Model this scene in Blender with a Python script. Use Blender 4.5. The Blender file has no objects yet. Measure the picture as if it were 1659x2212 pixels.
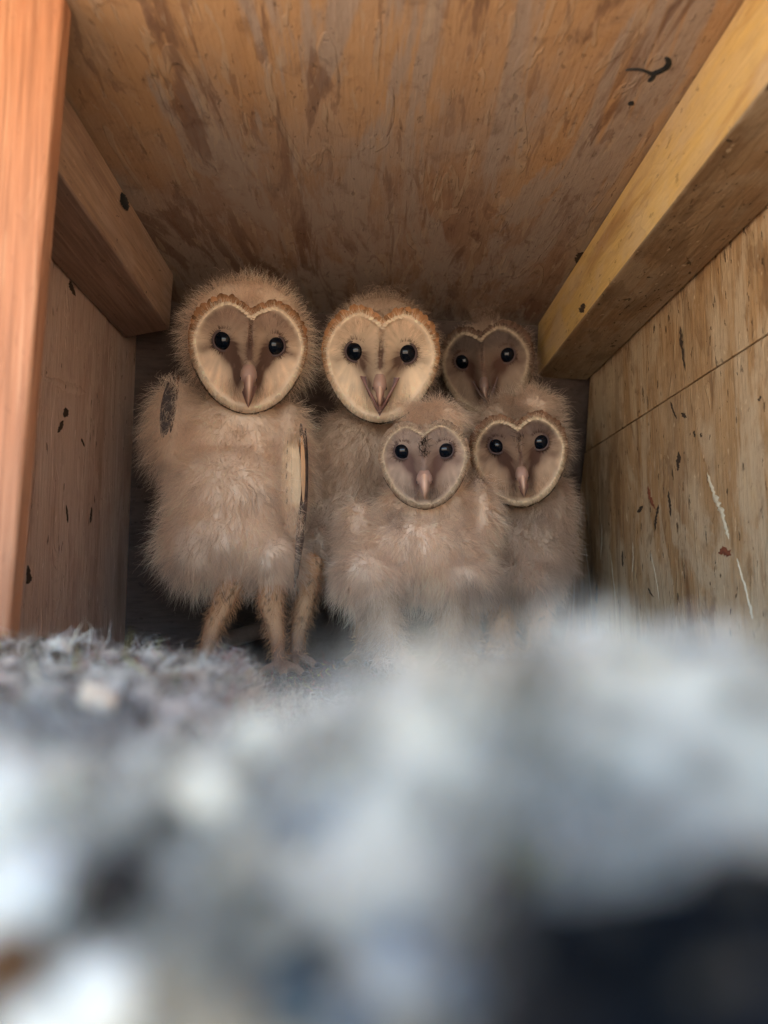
import bpy, bmesh, math, random
import numpy as np
from mathutils import Vector, Matrix

random.seed(7)
RNG = np.random.default_rng(7)
SC = bpy.context.scene
COL = SC.collection

# ------------------------------------------------------------------ camera, sky, sun, exposure
FPX, CX, CY = 1598.0, 829.5, 1106.0            # focal length and centre in photo units (1659 x 2212)
PITCH, YAW = math.radians(6.391), math.radians(1.425)
cam_d = bpy.data.cameras.new('camera')
cam = bpy.data.objects.new('camera', cam_d)
COL.objects.link(cam)
cam.rotation_euler = (math.pi / 2 + PITCH, 0, -YAW)
cam_d.sensor_fit = 'VERTICAL'
cam_d.sensor_height = 36.0
cam_d.lens = 26.0
cam_d.clip_start = 0.003
cam_d.clip_end = 2000
cam_d.dof.use_dof = True
cam_d.dof.focus_distance = 0.585
cam_d.dof.aperture_fstop = 6.2
SC.camera = cam

SUN_EL, SUN_AZ = math.radians(50), math.radians(35)
w = bpy.data.worlds.new('World')
SC.world = w
w.use_nodes = True
wn = w.node_tree
bg = wn.nodes['Background']
sky = wn.nodes.new('ShaderNodeTexSky')
sky.sky_type = 'NISHITA'
sky.sun_disc = False
sky.sun_elevation = SUN_EL
sky.sun_rotation = SUN_AZ
bg.inputs['Strength'].default_value = 0.15
wn.links.new(sky.outputs[0], bg.inputs['Color'])
sun_d = bpy.data.lights.new('sun', 'SUN')
sun_d.energy = 5.0
sun_d.angle = math.radians(0.5)
sun_d.color = (1.0, 0.93, 0.82)
sun = bpy.data.objects.new('sun', sun_d)
COL.objects.link(sun)
sv = Vector((math.sin(SUN_AZ) * math.cos(SUN_EL), math.cos(SUN_AZ) * math.cos(SUN_EL), math.sin(SUN_EL)))
sun.rotation_euler = (-sv).to_track_quat('-Z', 'Y').to_euler()
sun.location = sv * 5
SC.view_settings.view_transform = 'Standard'
SC.view_settings.look = 'None'
SC.view_settings.gamma = 1.0
SC.view_settings.use_curve_mapping = False
SC.view_settings.exposure = 3.0
SC.cycles.max_bounces = 12
SC.cycles.diffuse_bounces = 8
SC.cycles.glossy_bounces = 3
SC.cycles.transmission_bounces = 6
SC.cycles.sample_clamp_indirect = 6.0

_R = np.array(cam.rotation_euler.to_matrix())


def ray(px, py):
    v = _R @ np.array([(px - CX) / FPX, -(py - CY) / FPX, -1.0])
    return v


def P(px, py, d):
    v = ray(px, py)
    return v / v[1] * d


# ------------------------------------------------------------------ helpers
def smooth(a, b, x):
    t = np.clip((np.asarray(x, float) - a) / (b - a), 0, 1)
    return t * t * (3 - 2 * t)


def vnoise(p, seed=0):
    """value noise in [-1, 1] at points p (N,3)"""
    p = np.asarray(p, float)
    i = np.floor(p).astype(np.int64)
    f = p - i
    f = f * f * (3 - 2 * f)

    def h(a, b, c):
        n = (a * 374761393 + b * 668265263 + c * 2147483647 + seed * 974711) & 0xFFFFFFFF
        n = ((n ^ (n >> 13)) * 1274126177) & 0xFFFFFFFF
        n = (n ^ (n >> 16)) & 0xFFFF
        return n / 32767.5 - 1.0
    r = 0
    for dx in (0, 1):
        for dy in (0, 1):
            for dz in (0, 1):
                wgt = (f[:, 0] if dx else 1 - f[:, 0]) * (f[:, 1] if dy else 1 - f[:, 1]) * (f[:, 2] if dz else 1 - f[:, 2])
                r = r + wgt * h(i[:, 0] + dx, i[:, 1] + dy, i[:, 2] + dz)
    return r


def fbm(p, seed=0, oct=3):
    p = np.asarray(p, float)
    a, r = 1.0, 0
    for k in range(oct):
        r = r + a * vnoise(p * 2 ** k, seed + 17 * k)
        a *= 0.5
    return r / 1.75


def unit(v):
    v = np.asarray(v, float)
    return v / (np.linalg.norm(v, axis=-1, keepdims=True) + 1e-12)


class Acc:
    """collects quads with a colour per vertex and links them as ONE mesh object"""

    def __init__(self):
        self.v, self.q, self.c, self.n = [], [], [], 0

    def add(self, verts, quads, cols):
        verts = np.asarray(verts, float).reshape(-1, 3)
        cols = np.asarray(cols, float)
        if cols.ndim == 1:
            cols = np.tile(cols, (len(verts), 1))
        self.v.append(verts)
        self.q.append(np.asarray(quads, np.int64).reshape(-1, 4) + self.n)
        self.c.append(cols)
        self.n += len(verts)

    def grid(self, pts, cols, closed=False):
        """pts (A,B,3); closed joins the B direction"""
        A, B = pts.shape[:2]
        i = np.arange(A * B).reshape(A, B)
        if closed:
            j = np.roll(i, -1, axis=1)
            q = np.stack([i[:-1], j[:-1], j[1:], i[1:]], -1)
        else:
            q = np.stack([i[:-1, :-1], i[:-1, 1:], i[1:, 1:], i[1:, :-1]], -1)
        cols = np.asarray(cols, float)
        if cols.ndim == 3:
            cols = cols.reshape(-1, 3)
        self.add(pts.reshape(-1, 3), q, cols)

    def build(self, name, mat, parent=None, smooth_shade=True):
        v = np.concatenate(self.v)
        q = np.concatenate(self.q)
        c = np.concatenate(self.c)
        me = bpy.data.meshes.new(name)
        me.vertices.add(len(v))
        me.vertices.foreach_set('co', v.astype(np.float32).ravel())
        me.loops.add(q.size)
        me.loops.foreach_set('vertex_index', q.astype(np.int32).ravel())
        me.polygons.add(len(q))
        me.polygons.foreach_set('loop_start', np.arange(0, q.size, 4, dtype=np.int32))
        if smooth_shade:
            me.polygons.foreach_set('use_smooth', np.ones(len(q), bool))
        at = me.color_attributes.new('Col', 'FLOAT_COLOR', 'POINT')
        at.data.foreach_set('color', np.concatenate([c, np.ones((len(c), 1))], 1).astype(np.float32).ravel())
        me.update(calc_edges=True)
        me.validate()
        return link(name, me, mat, parent)


def link(name, me, mat, parent=None):
    o = bpy.data.objects.new(name, me)
    COL.objects.link(o)
    if mat:
        me.materials.clear()
        me.materials.append(mat)
    if parent:
        o.parent = parent
        o.matrix_parent_inverse = Matrix.Translation(-parent.location)
    return o


def tag(o, label=None, cat=None, group=None, kind=None):
    if label:
        o['label'] = label
    if cat:
        o['category'] = cat
    if group:
        o['group'] = group
    if kind:
        o['kind'] = kind
    return o


def empty(name, loc):
    o = bpy.data.objects.new(name, None)
    o.empty_display_size = 0.02
    o.location = Vector([float(a) for a in loc])
    COL.objects.link(o)
    return o


def strands(acc, roots, dirs, L, W, bend, cols, tipcol=None, K=4, curl=0.0, rng=RNG):
    """thin tapering curved ribbons: one hair each"""
    N = len(roots)
    t = np.linspace(0, 1, K)
    d = unit(dirs)
    side = unit(np.cross(d, rng.normal(size=(N, 3))))
    side2 = np.cross(d, side)
    ph = rng.uniform(0, 6.28, N)
    pos = (roots[:, None, :] + d[:, None, :] * (L[:, None] * t)[..., None]
           + bend[:, None, :] * (L[:, None] * t ** 2)[..., None])
    if curl:
        a = ph[:, None] + t[None] * 7.0
        pos = pos + (side[:, None] * np.sin(a)[..., None] + side2[:, None] * np.cos(a)[..., None]) * (curl * L[:, None] * t)[..., None]
    prof = np.array([1.0, 0.95, 0.75, 0.45, 0.12]) if K == 5 else np.interp(t, [0, .5, .8, 1], [1, .85, .5, .1])
    off = side2[:, None, :] * (W[:, None] * prof * 0.5)[..., None]
    v = np.stack([pos - off, pos + off], 2)                     # N,K,2,3
    base = (np.arange(N) * K * 2)[:, None]
    k = np.arange(K - 1)[None] * 2
    i = base + k
    q = np.stack([i, i + 1, i + 3, i + 2], -1).reshape(-1, 4)
    c0 = np.asarray(cols, float)
    c1 = c0 if tipcol is None else np.asarray(tipcol, float)
    c = c0[:, None, :] * (1 - t)[None, :, None] + c1[:, None, :] * t[None, :, None]
    c = np.repeat(c[:, :, None, :], 2, 2)
    acc.add(v.reshape(-1, 3), q, np.clip(c, 0.002, 0.95).reshape(-1, 3))


def sample_mesh(me, N, rng=RNG):
    me.calc_loop_triangles()
    nt = len(me.loop_triangles)
    tri = np.empty(nt * 3, np.int32)
    me.loop_triangles.foreach_get('vertices', tri)
    tri = tri.reshape(-1, 3)
    co = np.empty(len(me.vertices) * 3, np.float32)
    me.vertices.foreach_get('co', co)
    co = co.reshape(-1, 3).astype(float)
    no = np.empty(len(me.vertices) * 3, np.float32)
    me.vertex_normals.foreach_get('vector', no)
    no = no.reshape(-1, 3).astype(float)
    a, b, c = co[tri[:, 0]], co[tri[:, 1]], co[tri[:, 2]]
    ar = np.linalg.norm(np.cross(b - a, c - a), axis=1)
    pick = rng.choice(nt, N, p=ar / ar.sum())
    u, v = rng.random(N), rng.random(N)
    f = u + v > 1
    u[f], v[f] = 1 - u[f], 1 - v[f]
    wq = 1 - u - v
    T = tri[pick]
    p = co[T[:, 0]] * wq[:, None] + co[T[:, 1]] * u[:, None] + co[T[:, 2]] * v[:, None]
    n = unit(no[T[:, 0]] * wq[:, None] + no[T[:, 1]] * u[:, None] + no[T[:, 2]] * v[:, None])
    return p, n


# ------------------------------------------------------------------ materials
class NT:
    def __init__(self, name):
        self.m = bpy.data.materials.new(name)
        self.m.use_nodes = True
        self.t = self.m.node_tree
        self.p = self.t.nodes['Principled BSDF']
        self.out = self.t.nodes['Material Output']

    def n(self, typ, props=None, **ins):
        nd = self.t.nodes.new(typ)
        for k, v in (props or {}).items():
            setattr(nd, k, v)
        for k, v in ins.items():
            self.set(nd, k.replace('_', ' '), v)
        return nd

    def set(self, nd, key, v):
        s = nd.inputs[key] if not isinstance(key, int) else nd.inputs[key]
        if isinstance(v, bpy.types.NodeSocket):
            self.t.links.new(v, s)
        else:
            s.default_value = v

    def ramp(self, fac, stops):
        nd = self.t.nodes.new('ShaderNodeValToRGB')
        e = nd.color_ramp.elements
        e[0].position, e[0].color = stops[0][0], (*stops[0][1], 1)
        e[1].position, e[1].color = stops[-1][0], (*stops[-1][1], 1)
        for p, c in stops[1:-1]:
            x = e.new(p)
            x.color = (*c, 1)
        self.t.links.new(fac, nd.inputs[0])
        return nd.outputs[0]

    def step(self, fac, a, b):
        nd = self.t.nodes.new('ShaderNodeMapRange')
        nd.interpolation_type = 'SMOOTHSTEP'
        self.t.links.new(fac, nd.inputs[0])
        nd.inputs[1].default_value, nd.inputs[2].default_value = a, b
        return nd.outputs[0]

    def math(self, op, a, b=0.0):
        nd = self.t.nodes.new('ShaderNodeMath')
        nd.operation = op
        for i, v in enumerate((a, b)):
            if isinstance(v, bpy.types.NodeSocket):
                self.t.links.new(v, nd.inputs[i])
            else:
                nd.inputs[i].default_value = v
        return nd.outputs[0]

    def mix(self, fac, a, b):
        nd = self.t.nodes.new('ShaderNodeMix')
        nd.data_type = 'RGBA'
        for i, v in ((0, fac), (6, a), (7, b)):
            if isinstance(v, bpy.types.NodeSocket):
                self.t.links.new(v, nd.inputs[i])
            elif i == 0:
                nd.inputs[0].default_value = v
            else:
                nd.inputs[i].default_value = (*v, 1)
        return nd.outputs[2]

    def noise(self, vec, scale, detail=4, rough=0.55, dist=0.0):
        nd = self.n('ShaderNodeTexNoise', None, Vector=vec, Scale=scale, Detail=detail, Roughness=rough, Distortion=dist)
        return nd.outputs['Fac']

    def mapping(self, scale, loc=(0, 0, 0), rot=(0, 0, 0)):
        tc = self.t.nodes.new('ShaderNodeTexCoord')
        mp = self.t.nodes.new('ShaderNodeMapping')
        mp.inputs['Scale'].default_value = scale
        mp.inputs['Location'].default_value = loc
        mp.inputs['Rotation'].default_value = rot
        self.t.links.new(tc.outputs['Object'], mp.inputs[0])
        return mp.outputs[0]


def wood(name, axis, dark, mid, pale, dust, dust_amt=0.5, streak=1.0, specks=0.5, rough=0.75, seed=0.0, grain=1.0, bump=0.6, lines=False, grit=0.45, worn=0.0, wst=0.3, big_s=38, front_glow=None):
    """sawn timber or plywood; axis = grain direction"""
    N = NT(name)
    L = 0.10

    def st(k, cross):
        s = [cross, cross, cross]
        s[axis] = cross * k
        return tuple(s)
    v1 = N.mapping(st(L, 1.0), (seed, seed * 2, seed * 3))
    v2 = N.mapping(st(0.05, 1.0), (seed * 1.7, seed, seed * 0.3))
    v3 = N.mapping(st(grit, 1.0), (seed, -seed, seed * 0.7))
    big = N.noise(v1, big_s, 5, 0.6, 0.6)
    fine = N.noise(v2, 420, 4, 0.6, 0.1)
    patch = N.noise(v3, 26, 6, 0.62, 0.4)
    dots = N.noise(v3, 210, 3, 0.6, 0.3)
    base = N.ramp(big, [(0.30, dark), (0.46, mid), (0.56, mid), (0.70, pale)])
    fm = N.math('MULTIPLY', N.step(fine, 0.40, 0.72), 0.45 * grain)
    base = N.mix(fm, base, tuple(c * 0.55 for c in dark))
    rear_fade = 1.0
    if front_glow:                                      # light painted into the wood colour: amber by the opening, duller to the rear
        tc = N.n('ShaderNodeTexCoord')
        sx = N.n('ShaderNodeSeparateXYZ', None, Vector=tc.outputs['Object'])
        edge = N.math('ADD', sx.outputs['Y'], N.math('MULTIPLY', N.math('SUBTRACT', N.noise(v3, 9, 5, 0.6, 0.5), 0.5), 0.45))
        rear_fade = N.math('ADD', N.math('MULTIPLY', N.step(edge, front_glow[0], front_glow[1]), 0.75), 0.25)
        base = N.mix(N.math('SUBTRACT', 1.0, rear_fade), base, front_glow[2])
    d1 = N.math('MULTIPLY', N.math('MULTIPLY', N.step(patch, 0.47, 0.62), dust_amt), rear_fade)
    base = N.mix(d1, base, dust)
    # torn veneer flakes with hard edges
    v4 = N.mapping(st(0.22, 1.0), (seed * 3, seed, seed))
    fl = N.step(N.noise(v4, 55, 3, 0.5, 1.0), 0.60, 0.625)
    base = N.mix(N.math('MULTIPLY', fl, 0.55 * streak), base, pale)
    fl2 = N.step(N.noise(v4, 47, 4, 0.5, 1.4), 0.64, 0.665)
    base = N.mix(N.math('MULTIPLY', fl2, 0.65 * streak), base, tuple(c * 0.8 for c in dark))
    if worn:
        v6 = N.mapping(st(wst, 1.0), (seed * 5, seed, seed * 2))
        wb = N.step(N.noise(v6, 13, 7, 0.66, 1.2), 0.50, 0.56)
        base = N.mix(N.math('MULTIPLY', wb, worn), base, tuple(c * 0.95 for c in dust))
        wd = N.step(N.noise(v6, 17, 7, 0.64, 1.6), 0.54, 0.60)
        base = N.mix(N.math('MULTIPLY', wd, worn * 0.8), base, tuple(c * 0.72 for c in dark))
        v7 = N.mapping(st(0.16, 1.0), (seed * 2, seed * 7, seed))
        ch = N.step(N.noise(v7, 120, 4, 0.6, 0.8), 0.60, 0.63)
        base = N.mix(N.math('MULTIPLY', ch, worn * 0.55), base, pale)
        ch2 = N.step(N.noise(v7, 95, 4, 0.6, 1.0), 0.61, 0.64)
        base = N.mix(N.math('MULTIPLY', ch2, worn * 0.55), base, tuple(c * 0.75 for c in dark))
        gp = N.step(N.noise(N.mapping(st(0.6, 1.0), (seed * 9, seed, seed)), 8, 5, 0.6, 0.6), 0.45, 0.6)
        base = N.mix(N.math('MULTIPLY', N.math('MULTIPLY', gp, worn * 0.45), rear_fade), base, tuple(c * 0.9 for c in dust))
        mot = N.noise(N.mapping(st(0.7, 1.0), (seed, 0, seed)), 70, 6, 0.7, 0.5)
        base = N.mix(N.math('MULTIPLY', N.step(mot, 0.5, 0.75), worn * 0.6), base, tuple(c * 0.6 for c in dark))
    sp = N.math('MULTIPLY', N.step(dots, 0.65, 0.70), specks)
    base = N.mix(sp, base, tuple(c * 0.22 for c in dark))
    sp2 = N.math('MULTIPLY', N.step(N.noise(v3, 260, 2, 0.5, 0.2), 0.70, 0.76), specks * 0.7)
    base = N.mix(sp2, base, tuple(min(0.8, c * 1.5) for c in dust))
    hgt = N.math('ADD', N.math('MULTIPLY', fine, 0.5), N.math('MULTIPLY', sp, -0.9))
    hgt = N.math('ADD', hgt, N.math('MULTIPLY', fl, 0.35))
    hgt = N.math('ADD', hgt, N.math('MULTIPLY', N.noise(v3, 150, 5, 0.65), 0.8))
    if lines:
        v5 = N.mapping(st(0.03, 1.0), (seed, seed, 0))
        ln = N.noise(v5, 330, 2, 0.5, 0.0)
        base = N.mix(N.math('MULTIPLY', N.step(ln, 0.44, 0.64), 0.55), base, tuple(c * 0.62 for c in mid))
        ln2 = N.step(N.noise(v5, 520, 2, 0.5), 0.58, 0.66)
        base = N.mix(N.math('MULTIPLY', ln2, 0.5), base, pale)
        hgt = N.math('ADD', hgt, ln)
    b = N.n('ShaderNodeBump', None, Strength=bump, Distance=0.0012, Height=hgt)
    N.set(N.p, 'Base Color', base)
    N.set(N.p, 'Roughness', rough)
    N.set(N.p, 'Specular IOR Level', 0.3)
    N.set(N.p, 'Normal', b.outputs[0])
    return N.m


def attr_mat(name, rough=0.8, translucent=0.0, spec=0.2, bump=None, sss=0.0, mul=(1, 1, 1)):
    N = NT(name)
    a = N.n('ShaderNodeAttribute', {'attribute_name': 'Col'})
    col = a.outputs['Color']
    N.set(N.p, 'Base Color', col)
    N.set(N.p, 'Roughness', rough)
    N.set(N.p, 'Specular IOR Level', spec)
    if sss:
        N.set(N.p, 'Subsurface Weight', sss)
        N.set(N.p, 'Subsurface Radius', (0.004, 0.002, 0.001))
        N.set(N.p, 'Subsurface Scale', 1.0)
    if bump:
        vec = N.mapping((1, 1, 1))
        h = N.noise(vec, bump[0], 4, 0.6)
        N.set(N.p, 'Normal', N.n('ShaderNodeBump', None, Strength=bump[1], Distance=0.001, Height=h).outputs[0])
    if translucent:
        d = N.n('ShaderNodeBsdfDiffuse', None, Color=col)
        tr = N.n('ShaderNodeBsdfTranslucent', None, Color=col)
        mx = N.n('ShaderNodeMixShader')
        mx.inputs[0].default_value = translucent
        N.t.links.new(d.outputs[0], mx.inputs[1])
        N.t.links.new(tr.outputs[0], mx.inputs[2])
        N.t.links.new(mx.outputs[0], N.out.inputs[0])
    return N.m


def plain(name, col, rough=0.7, spec=0.3, coat=0.0, vary=0.25, scale=120):
    N = NT(name)
    vec = N.mapping((1, 1, 1))
    nz = N.noise(vec, scale, 4, 0.6)
    c = N.mix(nz, tuple(x * (1 - vary) for x in col), tuple(min(0.95, x * (1 + vary)) for x in col))
    N.set(N.p, 'Base Color', c)
    N.set(N.p, 'Roughness', rough)
    N.set(N.p, 'Specular IOR Level', spec)
    if coat:
        N.set(N.p, 'Coat Weight', coat)
        N.set(N.p, 'Coat Roughness', 0.03)
    return N.m


M = dict(
    ceiling=wood('ceiling_plywood', 1, (0.167, 0.081, 0.050), (0.257, 0.162, 0.106), (0.387, 0.293, 0.203), (0.310, 0.243, 0.198), 0.85, 0.7, 0.35, seed=0.31, grain=0.5, grit=0.4, worn=0.85, bump=1.0, wst=0.19, big_s=24, front_glow=(.32, .56, (.43, .25, .115))),
    left=wood('grey_brown_plywood', 2, (0.40, 0.25, 0.18), (0.55, 0.38, 0.295), (0.63, 0.46, 0.37), (0.57, 0.42, 0.345), 0.5, 0.3, 0.8, seed=1.7, grit=0.22, worn=0.4, bump=1.0),
    right=wood('ochre_plywood', 2, (0.239, 0.120, 0.051), (0.423, 0.253, 0.120), (0.552, 0.386, 0.216), (0.552, 0.414, 0.267), 0.7, 0.6, 0.85, seed=2.9, grit=0.3, worn=0.7, bump=0.9, front_glow=(.26, .54, (.56, .36, .17))),
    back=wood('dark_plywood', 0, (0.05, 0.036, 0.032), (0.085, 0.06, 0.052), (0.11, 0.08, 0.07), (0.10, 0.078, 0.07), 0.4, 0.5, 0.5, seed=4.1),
    batten_l=wood('brown_batten', 1, (0.270, 0.162, 0.108), (0.387, 0.252, 0.171), (0.468, 0.333, 0.234), (0.423, 0.310, 0.248), 0.5, 0.4, 0.8, seed=5.3, lines=True),
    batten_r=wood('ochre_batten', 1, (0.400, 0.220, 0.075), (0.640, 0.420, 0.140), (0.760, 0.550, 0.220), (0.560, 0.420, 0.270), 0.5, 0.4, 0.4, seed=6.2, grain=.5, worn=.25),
    batten_under=wood('darker_rough_underside', 1, (0.17, 0.10, 0.05), (0.27, 0.17, 0.09), (0.36, 0.26, 0.15), (0.36, 0.28, 0.19), 0.5, 0.3, 0.9, seed=9.4, grit=.6, worn=.5, bump=1.0),
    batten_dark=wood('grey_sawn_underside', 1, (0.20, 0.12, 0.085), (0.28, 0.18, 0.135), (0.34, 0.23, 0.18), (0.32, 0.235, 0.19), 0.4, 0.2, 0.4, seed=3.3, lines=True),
    post=wood('orange_stud', 2, (0.29, 0.11, 0.052), (0.385, 0.17, 0.086), (0.47, 0.25, 0.138), (0.39, 0.21, 0.118), 0.25, 0.3, 0.15, seed=7.7, lines=True, grain=0.5),
    floor=wood('dirty_floor_board', 1, (0.06, 0.045, 0.035), (0.09, 0.065, 0.05), (0.12, 0.09, 0.07), (0.11, 0.09, 0.07), 0.4, 0.4, 0.6, seed=8.8),
    mark=plain('black_stain', (0.014, 0.016, 0.018), 0.6),
    hole=plain('dark_crack', (0.045, 0.028, 0.018), 0.9),
    drip=plain('dried_droppings', (0.60, 0.52, 0.38), 0.8, vary=0.2, scale=300),
    rust=plain('reddish_stain', (0.20, 0.06, 0.03), 0.8, scale=300),
    gap_shade=plain('dark_gap_shade', (0.0022, 0.0036, 0.0062), 0.9, spec=0.0, vary=0.9, scale=90),  # near-black colour standing in for shade in the front gap
    ground=plain('dry_grass_ground', (0.42, 0.325, 0.235), 0.95, vary=0.3, scale=0.6),
    skin=attr_mat('owl_skin', 0.85, bump=(700, 0.4)),
    down=attr_mat('owl_down', translucent=0.42),
    disc=attr_mat('owl_face_feathers', translucent=0.2),
    feather=attr_mat('owl_feather', 0.6, spec=0.25),
    beak=attr_mat('owl_beak', 0.42, spec=0.4, sss=0.15),
    claw=plain('owl_claw', (0.05, 0.04, 0.035), 0.35),
    eye=plain('owl_eye', (0.003, 0.005, 0.009), 0.05, 0.28, vary=0.0),
    lid=plain('owl_eyelid', (0.09, 0.055, 0.05), 0.6, vary=0.2),
    fluff=attr_mat('nest_fluff', translucent=0.35),
    lump=plain('cream_lump', (0.72, 0.55, 0.36), 0.6, vary=0.2, scale=90),
    stick=plain('stick_bark', (0.10, 0.06, 0.04), 0.85, scale=200),
    white=plain('white_feather', (0.75, 0.75, 0.72), 0.7, vary=0.08),
)

# ------------------------------------------------------------------ ground outside
gb = bmesh.new()
bmesh.ops.create_grid(gb, x_segments=24, y_segments=24, size=300)
gm = bpy.data.meshes.new('ground')
gb.to_mesh(gm)
gb.free()
g = link('ground', gm, M['ground'])
g.location = (0, 0, -2.6)
tag(g, 'dry straw coloured grass ground below the nest box', 'ground', kind='structure')

# ------------------------------------------------------------------ nest box
XL, XR, ZC, ZF = -0.228, 0.2433, 0.29, -0.066
YB_L, YB_R = 0.715, 0.815
box = empty('nest_box', (0, 0.4, ZF))
tag(box, 'weathered plywood owl nest box seen from inside with battens along its ceiling', 'nest box')


def slab(name, corners, thick, mat, bevel=0.0012, sub=0, label=None):
    """corners: four points of the visible face (any order round it); thick: vector towards the hidden side"""
    bm = bmesh.new()
    t = Vector(thick)
    a = [bm.verts.new(Vector(c)) for c in corners]
    b = [bm.verts.new(Vector(c) + t) for c in corners]
    bm.faces.new(a)
    bm.faces.new(b[::-1])
    for i in range(4):
        j = (i + 1) % 4
        bm.faces.new((a[i], b[i], b[j], a[j]))
    bmesh.ops.recalc_face_normals(bm, faces=bm.faces)
    if bevel:
        bmesh.ops.bevel(bm, geom=list(bm.edges), offset=bevel, segments=2, affect='EDGES', profile=0.6)
    me = bpy.data.meshes.new(name)
    bm.to_mesh(me)
    bm.free()
    o = link(name, me, mat, box)
    if label:
        o['label'] = label
    return o


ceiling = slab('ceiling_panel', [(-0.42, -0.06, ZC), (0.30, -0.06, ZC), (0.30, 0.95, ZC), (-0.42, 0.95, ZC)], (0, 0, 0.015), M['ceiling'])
SEAM = 0.1575
left_panel = slab('side_panel', [(XL, 0.346, -0.09), (XL, 0.93, -0.09), (XL, 0.93, ZC - 0.001), (XL, 0.346, ZC - 0.001)], (-0.014, 0, 0), M['left'], label='grey brown side panel behind the orange stud')
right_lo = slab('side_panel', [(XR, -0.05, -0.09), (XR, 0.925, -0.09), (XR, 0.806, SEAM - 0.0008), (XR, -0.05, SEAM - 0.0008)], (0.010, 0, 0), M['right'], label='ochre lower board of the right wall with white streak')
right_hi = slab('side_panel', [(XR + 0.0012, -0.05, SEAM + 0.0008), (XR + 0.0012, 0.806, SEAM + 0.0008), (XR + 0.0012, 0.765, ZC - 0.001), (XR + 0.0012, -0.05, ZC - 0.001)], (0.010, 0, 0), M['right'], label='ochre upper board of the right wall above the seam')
slab('seam_light_block', [(XR + 0.013, -0.05, -0.1), (XR + 0.013, 0.95, -0.1), (XR + 0.013, 0.95, ZC - 0.001), (XR + 0.013, -0.05, ZC - 0.001)], (0.012, 0, 0), M['back'])  # unseen backing added to keep sun from leaking through the seam
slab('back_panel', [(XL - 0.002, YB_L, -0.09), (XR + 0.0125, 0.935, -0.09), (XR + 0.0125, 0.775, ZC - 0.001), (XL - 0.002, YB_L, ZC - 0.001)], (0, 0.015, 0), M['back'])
slab('floor_panel', [(-0.40, 0.055, ZF - 0.012), (XR + 0.012, 0.055, ZF - 0.012), (XR + 0.012, 0.93, ZF - 0.012), (-0.40, 0.93, ZF - 0.012)], (0, 0, -0.012), M['floor'])
slab('gap_shade', [(0.0080, 0.037, -0.0172), (0.034, 0.037, -0.0136), (0.034, 0.037, -0.14), (0.0030, 0.037, -0.06)], (0, 0.006, 0), M['gap_shade'], 0.001)  # added dark panel that stands in for the shaded gap


def prism(name, pts0, pts1, mat, bevel=0.002, label=None):
    bm = bmesh.new()
    a = [bm.verts.new(p) for p in pts0]
    b = [bm.verts.new(p) for p in pts1]
    bm.faces.new(a)
    bm.faces.new(b[::-1])
    n = len(a)
    for i in range(n):
        j = (i + 1) % n
        bm.faces.new((a[i], b[i], b[j], a[j]))
    bmesh.ops.recalc_face_normals(bm, faces=bm.faces)
    bmesh.ops.bevel(bm, geom=list(bm.edges), offset=bevel, segments=3, affect='EDGES', profile=0.5)
    me = bpy.data.meshes.new(name)
    bm.to_mesh(me)
    bm.free()
    o = link(name, me, mat, box)
    if label:
        o['label'] = label
    return o


aL, hL, aR, hR = -0.1747, 0.2396, 0.1837, 0.2331
bl = prism('batten', [(XL + 0.001, 0.346, ZC - .001), (aL, 0.346, ZC - .001), (aL, 0.346, hL), (XL + 0.001, 0.346, hL)],
           [(XL + 0.001, 0.672, ZC - .001), (aL, 0.647, ZC - .001), (aL - .004, 0.655, hL), (XL + 0.001, 0.678, hL)], M['batten_l'], label='grey brown batten beside the orange stud')
br = prism('batten', [(XR - 0.001, 0.02, ZC - .001), (aR, 0.02, ZC - .001), (aR, 0.02, hR), (XR - 0.001, 0.02, hR)],
           [(XR - 0.001, 0.768, ZC - .001), (aR, 0.760, ZC - .001), (aR, 0.772, hR), (XR - 0.001, 0.782, hR)], M['batten_r'], label='golden lit batten along the right wall')
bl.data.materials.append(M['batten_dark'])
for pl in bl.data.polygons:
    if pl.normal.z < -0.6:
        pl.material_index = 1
br.data.materials.append(M['batten_under'])  # downward faces take a darker, rougher brown
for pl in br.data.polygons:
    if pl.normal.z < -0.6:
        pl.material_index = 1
t0, t1, t2 = P(135, 0, 0.33), P(82, 603, 0.33), P(14, 1400, 0.33)
dzx = (t0[0] - t2[0]) / (t0[2] - t2[2])
xt, xb = t0[0] + dzx * (ZC - 0.001 - t0[2]), t0[0] + dzx * (-0.08 - t0[2])
post = prism('stud', [(xb - 0.09, 0.33, -0.08), (xb, 0.33, -0.08), (xb, 0.342, -0.08), (xb - 0.09, 0.342, -0.08)],
             [(xt - 0.09, 0.33, ZC - 0.0015), (xt, 0.33, ZC - 0.0015), (xt, 0.342, ZC - 0.0015), (xt - 0.09, 0.342, ZC - 0.0015)], M['post'], label='upright orange stud at the open corner')


def hit(px, py, plane):
    v = ray(px, py)
    ax, val = plane
    return v / v[ax] * val


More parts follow.
